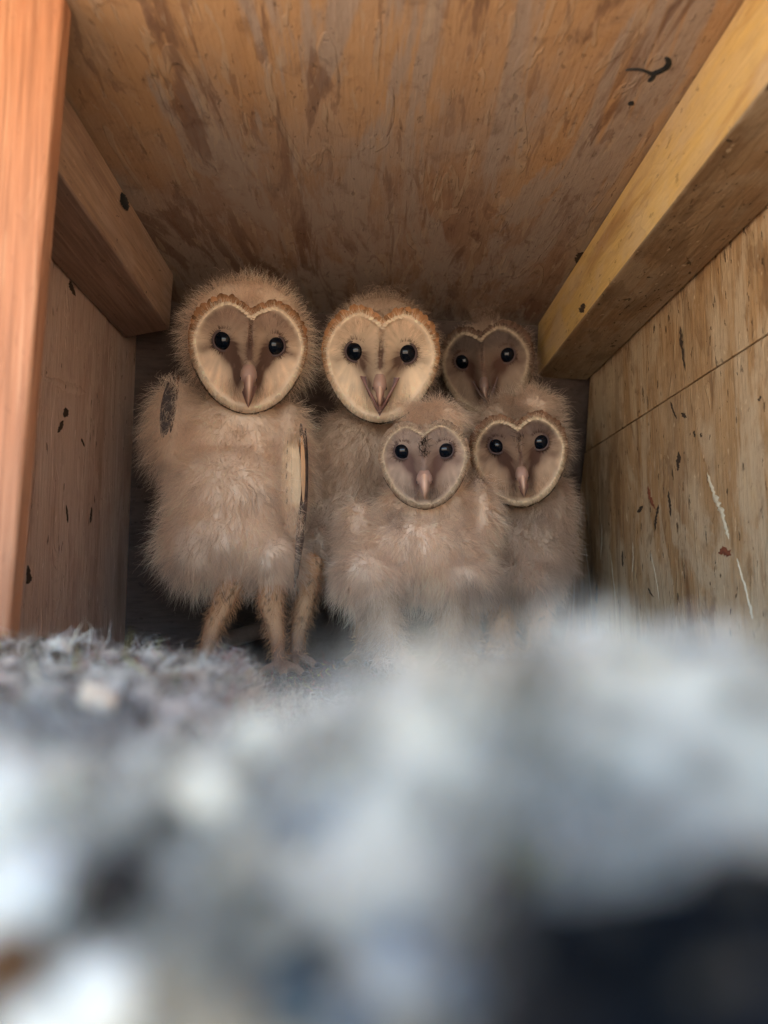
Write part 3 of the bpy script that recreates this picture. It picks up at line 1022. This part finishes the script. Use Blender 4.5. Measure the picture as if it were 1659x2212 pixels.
    loft(acc, path, np.array([.03, .09, .125, .135, .12, .06]) * hw * bw, np.array([.03, .07, .09, .10, .10, .05]) * hw, Rt, [S['cere'], tuple(c * .8 for c in S['cere'])], 14)
    acc.build('cere', M['beak'], beak)
    for sg in (-1, 1):
        acc = Acc()
        path = fp(np.array([.10, .118, .126]) * sg * bw, np.array([-.35, -.385, -.42]), np.array([.345, .345, .335]))
        loft(acc, path, np.array([.012, .022, .010]) * hw, np.array([.012, .026, .01]) * hw, Rt, [(.03, .015, .015)] * 2, 8)
        acc.build('nostril', M['beak'], beak)
    # lower mandible: a pointed V below the hook, with the gape at its corners
    acc = Acc()
    s_ = np.linspace(0, 1, 9)
    gw = S.get('gape', 0.20)
    tipl = S['tip'] - (0.0 if not bo else 0.02)
    y0 = S.get('gy', -0.30)
    n_ = 9
    pts, cols = [], []
    for t in s_:
        yy = y0 + (tipl + .015 - y0) * t
        wv = gw * (1 - t) ** 0.85 + 0.008
        xs = np.linspace(-1, 1, n_)
        zz = 0.10 + 0.20 * (1 - np.abs(xs)) * (1 - t) ** .5 + 0.06 * np.sin(np.pi * t) - bo * 0.12 * (1 - np.abs(xs) ** 4)
        pts.append(fp(xs * wv + lat * t * .8, np.full(n_, yy), zz))
        inner = (np.abs(xs) < 0.86)[:, None] & (t < 0.8)
        cm = np.where(inner, np.array(S['mouth']), np.array(S['bside']))
        cols.append(cm)
    acc.grid(np.array(pts), np.array(cols))
    loft(acc, fp(np.zeros(5) + lat, np.linspace(-0.5, tipl, 5), np.array([.16, .22, .24, .2, .12])), np.array([.12, .10, .07, .045, .006]) * hw * (1 - .35 * bo), np.array([.05, .05, .04, .03, .004]) * hw, Rt, [S['bside'], S['bside']], 12)
    if bo:
        for sg in (-1, 1):
            path = fp(np.array([gw, gw * .72, gw * .42, gw * .16, 0.0]) * sg + lat * np.linspace(0, .8, 5), np.linspace(y0, tipl, 5), np.array([.16, .22, .25, .23, .13]))
            loft(acc, path, np.array([.02, .024, .026, .026, .008]) * hw, np.array([.02, .024, .026, .026, .008]) * hw, Rt, [S['bside'], S['bside']], 8)
    acc.build('lower_mandible', M['beak'], beak)

    # bristles beside the beak
    for ca in claws:
        ca.build('claw', M['claw'], owl)

    # ---- wing feathers that show through the down
    for wing in S.get('wings', []):
        acc = Acc()
        for (x0, y0_, x1, y1, wd, dd, cA, cB, dots) in wing:
            a0, a1 = P(x0, y0_, dd), P(x1, y1, dd)
            Lf = np.linalg.norm(a1 - a0)
            al = unit(a1 - a0)
            nrm = unit(np.array([0.25, -1, 0.1]))
            sd = unit(np.cross(al, nrm))
            t = np.linspace(0, 1, 22)
            wv = wd * dd / FPX * np.clip(np.sin(np.pi * (0.02 + 0.965 * t)), 0, 1) ** .55
            xs = np.linspace(-1, 1, 17)
            pts = a0 + al * (Lf * t)[:, None, None] + sd * (wv[:, None] * xs / 2)[..., None] + nrm * ((0.06 * Lf * np.sin(np.pi * t))[:, None] - 0.10 * wv[:, None] * xs ** 2)[..., None]
            cg = np.array(cA)[None, None] * (1 - t)[:, None, None] + np.array(cB)[None, None] * t[:, None, None] + 0 * pts
            bar = (np.sin(t * 40 + dd * 100) > 0.5)[:, None, None]
            if dots == 1:
                cg = np.where((np.abs(xs[None, :, None] - .45) < .07) & ((np.arange(22)[:, None, None] * 7) % 5 < 2), np.array([.05, .035, .03]), cg)
            elif dots == 2:
                cg = np.where(bar, cg * .55, cg)
            cg = np.where(np.abs(xs[None, :, None]) < .05, cg * .8, cg)
            vane = fbm(np.stack([np.broadcast_to(t[:, None] * 30 - np.abs(xs) * 5, (22, 17)).ravel(), np.broadcast_to(xs * 2.0, (22, 17)).ravel(), np.full(374, dd * 90)], 1), 3).reshape(22, 17, 1)
            cg = np.clip(cg * (1 + .22 * vane), .01, .9)
            acc.grid(pts, cg)
        acc.build('wing', M['feather'], owl)
    return owl


D1 = (0.79, 0.635, 0.50)
DK, DB, CR = (0.05, 0.035, 0.032), (0.13, 0.085, 0.065), (0.72, 0.55, 0.37)
common = dict(ex=0.42, ey=0.185, er=0.168, tip=-0.87, culmen=(0.66, 0.43, 0.31), bside=(0.22, 0.115, 0.10), cere=(0.40, 0.25, 0.20), mouth=(0.10, 0.045, 0.045),
              stain=(0.105, 0.055, 0.043), rim=(0.86, 0.69, 0.51), ruff_top=(0.44, 0.225, 0.115), leg=(0.64, 0.38, 0.215), down=D1)

make_owl(dict(common, seed=11, label='tallest owlet standing at the left with both speckled legs showing', fx=538, fy=765, hw=130, d=0.575, roll=-2, yaw=2, bx=0.03,
              pale=(0.84, 0.62, 0.44), upper=(0.26, 0.165, 0.125), upk=.85, dark=1.05, head_up=.22,
              body=[(512, 955, .640, 122, 105, .042), (502, 1080, .625, 132, 120, .052), (490, 1165, .622, 132, 85, .050), (385, 930, .64, 50, 105, .036), (625, 985, .645, 38, 120, .036), (440, 1200, .615, 74, 58, .038), (585, 1205, .615, 62, 60, .036)],
              legs=[dict(d=.605, turn=-14, p=[(515, 1215, 28), (498, 1265, 27), (480, 1310, 25), (462, 1352, 21), (446, 1400, 17), (438, 1446, 18)]),
                    dict(d=.605, turn=8, p=[(585, 1210, 28), (586, 1265, 29), (586, 1305, 28), (592, 1345, 21), (600, 1395, 16), (604, 1446, 17)])],
              fringe=[(612, 940, 612, 1120, .588, 420, 7), (640, 925, 630, 945, .586, 200, 10), (632, 1090, 640, 1150, .590, 420, 12), (365, 812, 385, 830, .596, 160, 12), (391, 825, 378, 945, .595, 330, 6), (348, 850, 338, 950, .597, 260, 6), (356, 935, 352, 955, .596, 120, 8)],
              wings=[[(374, 812, 352, 945, 30, .5985, DK, DK, 0), (366, 835, 350, 915, 14, .602, DB, DK, 0), (386, 810, 368, 935, 10, .601, (.2, .1, .06), DK, 0)],
                     [(650, 915, 657, 1090, 16, .604, DB, DK, 2), (660, 925, 652, 1190, 14, .606, DK, DB, 2), (656, 1000, 642, 1250, 14, .604, DB, DK, 2), (648, 1080, 636, 1270, 11, .602, DB, (.2, .15, .12), 2),
                      (628, 925, 628, 1150, 44, .5950, CR, CR, 1), (652, 940, 655, 1085, 10, .5935, (.66, .38, .20), (.5, .3, .17), 0)]]))

make_owl(dict(common, seed=23, label='pale faced owlet in the middle with its beak open', fx=822, fy=785, hw=130, d=0.60, roll=-2, bx=0.02,
              pale=(0.88, 0.69, 0.50), upper=(0.56, 0.40, 0.28), upk=.75, dark=.72, ruff_top=(.52, .265, .13), head_up=.16, hk=.93, hl=.6, down=(.58, .45, .345),
              open=1.0, gape=.31, gy=-.22, tip=-.83, bw=.85, hairs=36000,
              body=[(790, 985, .690, 108, 115, .038), (765, 1120, .694, 100, 115, .036), (685, 1060, .694, 42, 120, .030), (692, 1200, .680, 45, 75, .030), (800, 1210, .69, 55, 60, .030)],
              legs=[dict(d=.640, turn=6, p=[(672, 1220, 27), (664, 1275, 25), (655, 1320, 22), (645, 1365, 17), (640, 1405, 15), (634, 1428, 16)]),
                    dict(d=.66, p=[(790, 1220, 25), (788, 1320, 20), (785, 1422, 16)])]))

make_owl(dict(common, seed=37, label='dim dark faced owlet peering from the back corner with tilted head', fx=1047, fy=796, hw=103, d=0.70, roll=6, yaw=-8, bx=0.02,
              pale=(0.32, 0.235, 0.18), upper=(0.11, 0.083, 0.073), upk=.95, ruff_top=(.16, .10, .075), dark=.9, line=.2, rim=(.48, .38, .28), ex=.46, ey=.22, er=.172, hk=.90,
              open=1.0, gape=.27, gy=-.22, tip=-.82, culmen=(.34, .25, .20), bside=(.12, .07, .062), cere=(.20, .13, .11), mouth=(.02, .012, .014), bw=.8, hl=.6, hairs=26000, down=(.48, .37, .29), edge=.6,
              body=[(1055, 960, .752, 100, 110, .036), (1060, 1130, .75, 105, 130, .038), (1060, 1230, .75, 90, 70, .034)],
              legs=[dict(d=.745, p=[(1020, 1260, 22), (1020, 1330, 18), (1020, 1400, 15)]), dict(d=.745, p=[(1100, 1260, 22), (1100, 1330, 18), (1100, 1400, 15)])]))

make_owl(dict(common, seed=53, label='smallest front owlet with fluffy forehead tuft and thick downy legs', fx=916, fy=1000, hw=101, d=0.545, roll=1, bx=0.0,
              pale=(0.44, 0.32, 0.245), upper=(0.33, 0.245, 0.20), upk=.85, dark=.95, stain=(.17, .10, .085), rim=(.60, .46, .32), ruff_top=(.40, .28, .20), ruff_w=.75, ex=.455, ey=.27, er=.178, tip=-.77,
              bw=1.25, edge=.35, line=0.0, bristle=90, lf=.0095, tuft=2600, tw=1.5, tl=.012, tdir=.5, head_up=.10, hk=.86, hl=.42, fl=.0155, hairs=46000, bside=(.36, .23, .19),
              body=[(925, 1095, .604, 92, 70, .032), (905, 1190, .600, 128, 84, .044), (775, 1165, .622, 36, 85, .028), (1030, 1110, .618, 32, 80, .028), (795, 1240, .588, 66, 58, .036), (985, 1245, .598, 74, 55, .036), (945, 908, .574, 50, 38, .018)],
              legs=[dict(d=.575, turn=4, k=.9, p=[(815, 1235, 44), (820, 1290, 41), (826, 1340, 37), (836, 1385, 30), (848, 1435, 24)]),
                    dict(d=.59, turn=8, k=.9, p=[(985, 1250, 40), (980, 1310, 34), (978, 1370, 26), (975, 1425, 20)])], leg=(.50, .36, .25)))

make_owl(dict(common, seed=71, label='brown faced owlet at the right behind the smallest one with closed beak', fx=1123, fy=990, hw=106, d=0.62, roll=3, yaw=3, bx=0.02,
              pale=(0.56, 0.39, 0.27), upper=(0.17, 0.115, 0.095), upk=.95, dark=.95, line=.25, bristle=26, rim=(.74, .58, .40), ruff_top=(.34, .19, .12), ex=.435, ey=.30, er=.165, tip=-.79, head_up=.34, hk=.93, hl=.85,
              hairs=38000, tuft=1200, tl=.013, tdir=.6, edge=.8, down=(.61, .475, .37), bw=.95,
              body=[(1140, 1090, .690, 84, 85, .034), (1130, 1190, .688, 98, 98, .038), (1188, 1110, .69, 32, 95, .030), (1120, 1250, .675, 85, 55, .034), (1152, 880, .648, 52, 34, .018)],
              legs=[dict(d=.67, p=[(1085, 1260, 30), (1082, 1330, 24), (1080, 1410, 18)]), dict(d=.67, p=[(1165, 1260, 30), (1165, 1330, 24), (1165, 1410, 18)])]))

# ------------------------------------------------------------------ nest litter
def litter_h(x, y):
    x, y = np.asarray(x, float), np.asarray(y, float)
    xs = [-.30, -.08, -.031, -.019, -.010, -.0035, .008, .02, .034, .09, .24]
    zs = [-.024, -.019, -.0165, -.0155, -.0138, -.0115, -.0090, -.0052, -.0040, -.010, -.014]
    zc = np.interp(x, xs, zs)
    yc = 0.066 + 0.0 * x
    front = zc - 0.95 * np.maximum(0, yc - y) - 10 * np.maximum(0, yc - .004 - y) ** 2
    back_c = zc - 0.32 * np.maximum(0, y - yc)
    back_l = np.interp(y, [0, .066, .12, .2, .30, .345, .40, .48], [0, 0, -.0085, -.0130, -.0170, -.0170, -.034, -.046]) + zc
    wl = smooth(-.012, -.045, x + 0.06 * (y - .1))
    back = back_c * (1 - wl) + back_l * wl
    edge = smooth(-.085, -.135, x) * np.exp(-((y - .32) / .05) ** 2) * .010
    h = np.where(y < yc, front, back + edge)
    h = np.where((x > .0105) & (y < .0535), -.075, h)
    return np.maximum(h, ZF + .002)


def litter_col(x, y, z):
    p = np.stack([x, y, z], 1)
    far = smooth(.10, .17, y)[:, None]
    n1 = fbm(p * 75, 4)[:, None]
    n2 = fbm(p * 190, 8)[:, None]
    white = np.array([0.63, 0.605, 0.50])
    grey = np.array([0.40, 0.40, 0.395])
    brown = np.array([0.10, 0.078, 0.065])
    near = white * (0.30 + 0.62 * smooth(-.5, .45, n1)) * (1 - 0.4 * smooth(.1, .6, n2)) + 0 * p
    f = smooth(-.2, .25, n1 + .6 * n2)
    farc = brown * (1 - f) + np.array([.66, .585, .46]) * f
    c = near * (1 - far) + farc * far
    gap_fade = (smooth(.002, .009, x) * smooth(-.0170, -.0215, z) * smooth(.09, .07, y))[:, None]  # litter colour darkened to blend into the painted gap shade
    c = c * (1 - gap_fade) + np.array([.045, .042, .038]) * gap_fade
    deep = smooth(.42, .50, y)[:, None]  # rear litter darkened in colour to deepen the shade at the back
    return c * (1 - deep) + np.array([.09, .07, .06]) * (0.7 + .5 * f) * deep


acc = Acc()
for (xa, xb_, ya, yb, nx, ny) in ((-.34, XR, .03, .84, 150, 200), (-.075, .075, .026, .13, 190, 150)):
    gx, gy = np.meshgrid(np.linspace(xa, xb_, nx), np.linspace(ya, yb, ny), indexing='ij')
    fx_, fy_ = gx.ravel(), gy.ravel()
    h = litter_h(fx_, fy_)
    p3 = np.stack([fx_, fy_, 0 * fx_], 1)
    amp = np.where(fy_ > .45, .0015, .0042) + .003 * smooth(.11, .18, fy_) * smooth(.48, .40, fy_)
    h = h + amp * fbm(p3 * 95, 2) + amp * .5 * fbm(p3 * 240, 6) - (0.004 if nx == 150 else 0.0)
    cl_ = litter_col(fx_, fy_, h)
    acc.grid(np.stack([fx_, fy_, h], 1).reshape(nx, ny, 3), cl_.reshape(nx, ny, 3))
    # the two sheets: the coarse one lies 4 mm below the fine one


def fluff(n, xr, yr, Lr, up, wr, curl, seed, filt=None):
    rg = np.random.default_rng(seed)
    x, y = rg.uniform(*xr, n), rg.uniform(*yr, n)
    h = litter_h(x, y)
    cen = np.round(np.stack([x, y], 1) * 130)
    tuft = fbm(np.stack([x * 95, y * 95, 0 * x], 1), 2)
    keep = tuft > -0.30
    if filt is not None:
        keep &= filt(x, y)
    x, y, h, tuft = x[keep], y[keep], h[keep], tuft[keep]
    m = len(x)
    r = np.stack([x, y, h + .0055 * tuft - .001], 1)
    flow = np.stack([vnoise(r * 120 + 9 * k, seed + k) for k in range(3)], 1)
    flow2 = np.stack([vnoise(r * 45 + 5 * k, seed + 20 + k) for k in range(3)], 1)
    d = flow * .9 + flow2 * .8 + rg.normal(size=(m, 3)) * .45
    d[:, 2] = np.abs(d[:, 2]) * .8 + up
    c = litter_col(x, y, h) * rg.uniform(.8, 1.35, (m, 1))
    lt = (rg.random(m) < .3)[:, None]
    c = np.where(lt & (c > .1), c * .4 + .42, c) * np.clip(.9 + .8 * tuft[:, None], .3, 1.4)
    strands(acc, r, d, rg.uniform(*Lr, m) * (1 + .5 * tuft), rg.uniform(*wr, m), flow * .6, np.clip(c, .01, .85), K=5, curl=curl, rng=rg)


fluff(24000, (-.07, .07), (.045, .14), (.002, .006), .3, (.00012, .0003), .25, 3)
fluff(70000, (-.23, .0), (.12, .42), (.004, .013), .30, (.0002, .0006), .35, 5)
fluff(9000, (-.33, .24), (.14, .45), (.004, .012), .2, (.00015, .0004), .3, 6)
fluff(8000, (-.2, .22), (.45, .70), (.004, .012), .05, (.0002, .0005), .3, 8)


rg = np.random.default_rng(91)
nW = 1100                                          # loose wisps of down added as a pale veil above the near edge
wx_ = rg.uniform(-.014, .010, nW)
wy_ = rg.uniform(.048, .072, nW)
wr_ = np.stack([wx_, wy_, litter_h(wx_, wy_)], 1)
wd_ = np.stack([rg.normal(size=nW) * .6, rg.normal(size=nW) * .4, np.full(nW, 1.0)], 1)
wc_ = np.tile(np.array([.74, .73, .66]), (nW, 1)) * rg.uniform(.7, 1.2, (nW, 1))
strands(acc, wr_, wd_, rg.uniform(.003, .0085, nW), rg.uniform(.00004, .00009, nW), rg.normal(size=(nW, 3)) * .4, wc_, K=5, curl=.2, rng=rg)


def clump(px, py, d, r, col, seed, sq=(1, 1, 1)):
    """a ball of matted fluff: lumpy core and a halo of fine hairs"""
    rg = np.random.default_rng(seed)
    a = np.linspace(0, 2 * np.pi, 20, endpoint=False)
    b = np.linspace(0.02, np.pi - 0.02, 12)
    B, A = np.meshgrid(b, a, indexing='ij')
    dv = np.stack([np.sin(B) * np.cos(A), np.sin(B) * np.sin(A), np.cos(B)], -1)
    k = 1 + .32 * fbm(dv.reshape(-1, 3) * 1.8 + seed, seed).reshape(B.shape)
    c = P(px, py, d)
    R = r * d / FPX
    pts = c + dv * (k * R * .8)[..., None] * np.array(sq)
    col = np.array(col)
    vc = col * (1 + .22 * fbm(pts.reshape(-1, 3) * 300, seed)[:, None])
    acc.grid(pts, np.clip(vc, .004, .9).reshape(12, 20, 3), closed=True)
    n = 420
    dd_ = unit(rg.normal(size=(n, 3)))
    r0 = c + dd_ * R * .72 * np.array(sq)
    strands(acc, r0, dd_ + rg.normal(size=(n, 3)) * .6, rg.uniform(.25, .6, n) * R, rg.uniform(.0001, .00025, n), rg.normal(size=(n, 3)) * .5,
            np.clip(col[None] * rg.uniform(.8, 1.3, (n, 1)), .004, .9), K=4, curl=.3, rng=rg)


WH, BL, GR, GD, BK, NV, BR = (.68, .655, .545), (.70, .725, .68), (.26, .25, .205), (.075, .073, .062), (.03, .027, .025), (.02, .028, .038), (.12, .065, .03)
CL = [(20, 1700, .060, 120, BL), (60, 1900, .054, 130, BL), (130, 1640, .062, 90, WH), (370, 1740, .058, 55, GD), (250, 1890, .053, 85, BK), (230, 2010, .050, 60, GD), (330, 1990, .050, 60, GR),
      (450, 1640, .060, 100, WH), (520, 1860, .054, 100, GR), (420, 2050, .048, 90, GR), (215, 2110, .046, 95, BL), (25, 2040, .047, 65, BR), (90, 2190, .044, 70, BL), (480, 2160, .044, 80, GR),
      (640, 1790, .056, 90, (.30, .35, .38)), (740, 1740, .056, 80, (.55, .6, .62)), (740, 1920, .052, 90, (.5, .55, .57)), (810, 1600, .060, 45, (.2, .18, .2)), (900, 1540, .064, 90, WH), (980, 1680, .057, 100, WH),
      (640, 2120, .045, 80, (.12, .17, .2)), (860, 2060, .047, 120, (.52, .58, .6)), (760, 2190, .044, 60, (.3, .36, .4)), (1010, 1950, .050, 90, GR), (1000, 2110, .046, 90, (.2, .24, .27)),
      (1080, 1800, .054, 90, GR), (1170, 1560, .062, 110, WH), (1230, 1760, .056, 80, GR), (1320, 1690, .058, 50, GD), (1430, 1690, .058, 60, GD), (1580, 1690, .058, 60, GD), (1500, 1600, .060, 60, GR), (1330, 1850, .054, 90, WH),
      (1180, 1920, .051, 45, BK), (1420, 1470, .064, 100, WH), (1600, 1480, .064, 110, WH), (1640, 1850, .055, 60, WH), (1500, 1840, .054, 60, GD), (590, 1990, .049, 70, GR),
      (560, 1530, .064, 70, WH), (700, 1500, .066, 60, WH), (320, 1590, .066, 60, WH)]
CL += [(1190, 1930, .0515, 40, GD), (1310, 1915, .0515, 36, BK), (1430, 1890, .0515, 45, GD), (1540, 1870, .052, 45, BK), (1640, 1900, .052, 45, GD), (1330, 1830, .0525, 80, WH), (1600, 1800, .053, 70, WH), (1310, 1660, .056, 40, GD), (1120, 1990, .049, 45, GD), (1150, 1985, .052, 45, GD), (1230, 1930, .053, 50, GD), (1320, 1915, .053, 45, BK), (1420, 1900, .0535, 60, GD), (1520, 1880, .0535, 60, BK), (1620, 1890, .0535, 60, GD), (1130, 2090, .049, 45, NV), (1400, 1760, .057, 45, GR),
       (700, 2050, .048, 70, GD), (560, 1930, .051, 50, GD), (300, 1800, .057, 45, GD), (900, 1860, .054, 60, GR), (840, 1650, .059, 40, GD)]
for i, (px, py, d, r, c) in enumerate(CL):
    clump(px, py + (75 if px < 1050 and py < 1700 else 40), d + .004, r * .9, tuple(x * (.62 if c not in (WH, BL, GR, GD, BK, BR) else 1) for x in c), 100 + i)
rg = np.random.default_rng(77)
for i in range(230):                              # crumbly tufts of matted fur on the far left ridge
    y = rg.uniform(.15, .37)
    x = y * rg.uniform(-.50, -.19)
    h = float(litter_h(x, y))
    v = np.array([x, y, h + rg.uniform(.001, .007)])
    cc_ = [(.72, .67, .56), (.42, .37, .30), (.05, .035, .027), (.10, .072, .055), (.80, .76, .66), (.24, .175, .125)][rg.choice(6, p=[.2, .12, .24, .16, .14, .14])]
    q = _R.T @ v
    px, py = CX + FPX * q[0] / -q[2], CY - FPX * q[1] / -q[2]
    clump(px, py, y, rg.uniform(.0022, .0058) / y * FPX, cc_, 300 + i, (1, 1, rg.uniform(.6, 1.2)))
rg = np.random.default_rng(55)
for i in range(34):                               # dark clumps added to soften the edge of the painted gap shade
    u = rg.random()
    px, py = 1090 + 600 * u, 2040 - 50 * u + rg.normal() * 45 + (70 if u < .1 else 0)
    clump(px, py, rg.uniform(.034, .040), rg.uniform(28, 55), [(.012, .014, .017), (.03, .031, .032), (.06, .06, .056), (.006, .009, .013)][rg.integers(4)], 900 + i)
for i in range(16):  # near-black clumps that carry on the painted gap shade
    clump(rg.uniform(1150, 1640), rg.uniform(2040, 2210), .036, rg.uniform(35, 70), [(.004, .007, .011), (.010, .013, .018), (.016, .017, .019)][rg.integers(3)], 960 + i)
nD = 170                                          # broken straws, quills and chips among the fluff
yD = rg.uniform(.16, .40, nD)
xD = yD * rg.uniform(-.52, -.15, nD)
rD = np.stack([xD, yD, litter_h(xD, yD) + rg.uniform(.001, .006, nD)], 1)
dD = rg.normal(size=(nD, 3)) * np.array([1, 1, .45])
pal = np.array([(.30, .19, .10), (.10, .06, .04), (.62, .54, .40), (.05, .035, .03), (.70, .66, .58)])[rg.integers(0, 5, nD)]
strands(acc, rD, dD, rg.uniform(.006, .018, nD), rg.uniform(.0007, .0018, nD), rg.normal(size=(nD, 3)) * .12, pal, K=4, rng=rg)
lit = acc.build('nest_litter', M['fluff'])
tag(lit, 'thick bed of white and grey fluff covering the box floor', 'litter', kind='stuff')


# ------------------------------------------------------------------ small things on the litter
def lump_mesh(parts, mat, name, amp, seed):
    bm = bmesh.new()
    for (px, py, d, rx, rz, tilt) in parts:
        c = P(px, py, d)
        s = d / FPX
        bmesh.ops.create_icosphere(bm, subdivisions=4, radius=1.0, matrix=Matrix.Translation(Vector(c)) @ Matrix.Rotation(tilt, 4, 'Y') @ Matrix.Diagonal((rx * s, rx * s * .8, rz * s, 1)))
    me0 = bpy.data.meshes.new(name)
    bm.to_mesh(me0)
    bm.free()
    t = bpy.data.objects.new('tmp', me0)
    COL.objects.link(t)
    md = t.modifiers.new('r', 'REMESH')
    md.mode = 'VOXEL'
    md.voxel_size = 0.0006
    s2 = t.modifiers.new('s', 'SMOOTH')
    s2.iterations = 4
    me = bpy.data.meshes.new_from_object(t.evaluated_get(bpy.context.evaluated_depsgraph_get()))
    bpy.data.objects.remove(t)
    n = len(me.vertices)
    co = np.empty(n * 3, np.float32)
    me.vertices.foreach_get('co', co)
    co = co.reshape(-1, 3).astype(float)
    co += unit(co - co.mean(0)) * (amp * fbm(co * 350, seed))[:, None]
    me.vertices.foreach_set('co', co.astype(np.float32).ravel())
    for p in me.polygons:
        p.use_smooth = True
    return link(name, me, mat)


lp = lump_mesh([(203, 1495, .148, 26, 19, .3), (232, 1505, .148, 24, 20, -.3), (188, 1516, .145, 20, 17, 0), (224, 1524, .146, 27, 18, 0)], M['lump'], 'bone_fragment', .0008, 3)
tag(lp, 'smooth cream bone fragment lying in the grey fluff near the orange stud', 'bone')

acc = Acc()
a0, a1 = P(385, 1572, .19), P(432, 1530, .20)
leaf(acc, a0, a1 - a0, np.array([0, -1, .3]), np.linalg.norm(a1 - a0), .0022, (.75, .75, .72), (.75, .75, .72), n=9)
wf = acc.build('loose_feather', M['white'])
tag(wf, 'tiny white loose feather sticking up from the fluff right of the bone', 'feather')

acc = Acc()
sp_ = np.array([P(455, 1392, .66), P(500, 1380, .665), P(560, 1362, .672), P(625, 1335, .68), P(680, 1318, .69)])
loft(acc, sp_, np.array([.006, .0075, .0075, .007, .006]), np.array([.006, .0075, .0075, .007, .006]), np.array([0, 1, .1]), [(.1, .1, .1)] * 2, 12)
st_ = acc.build('stick', M['stick'])
tag(st_, 'dim brown stick slanting behind the legs of the tallest owlet', 'stick')
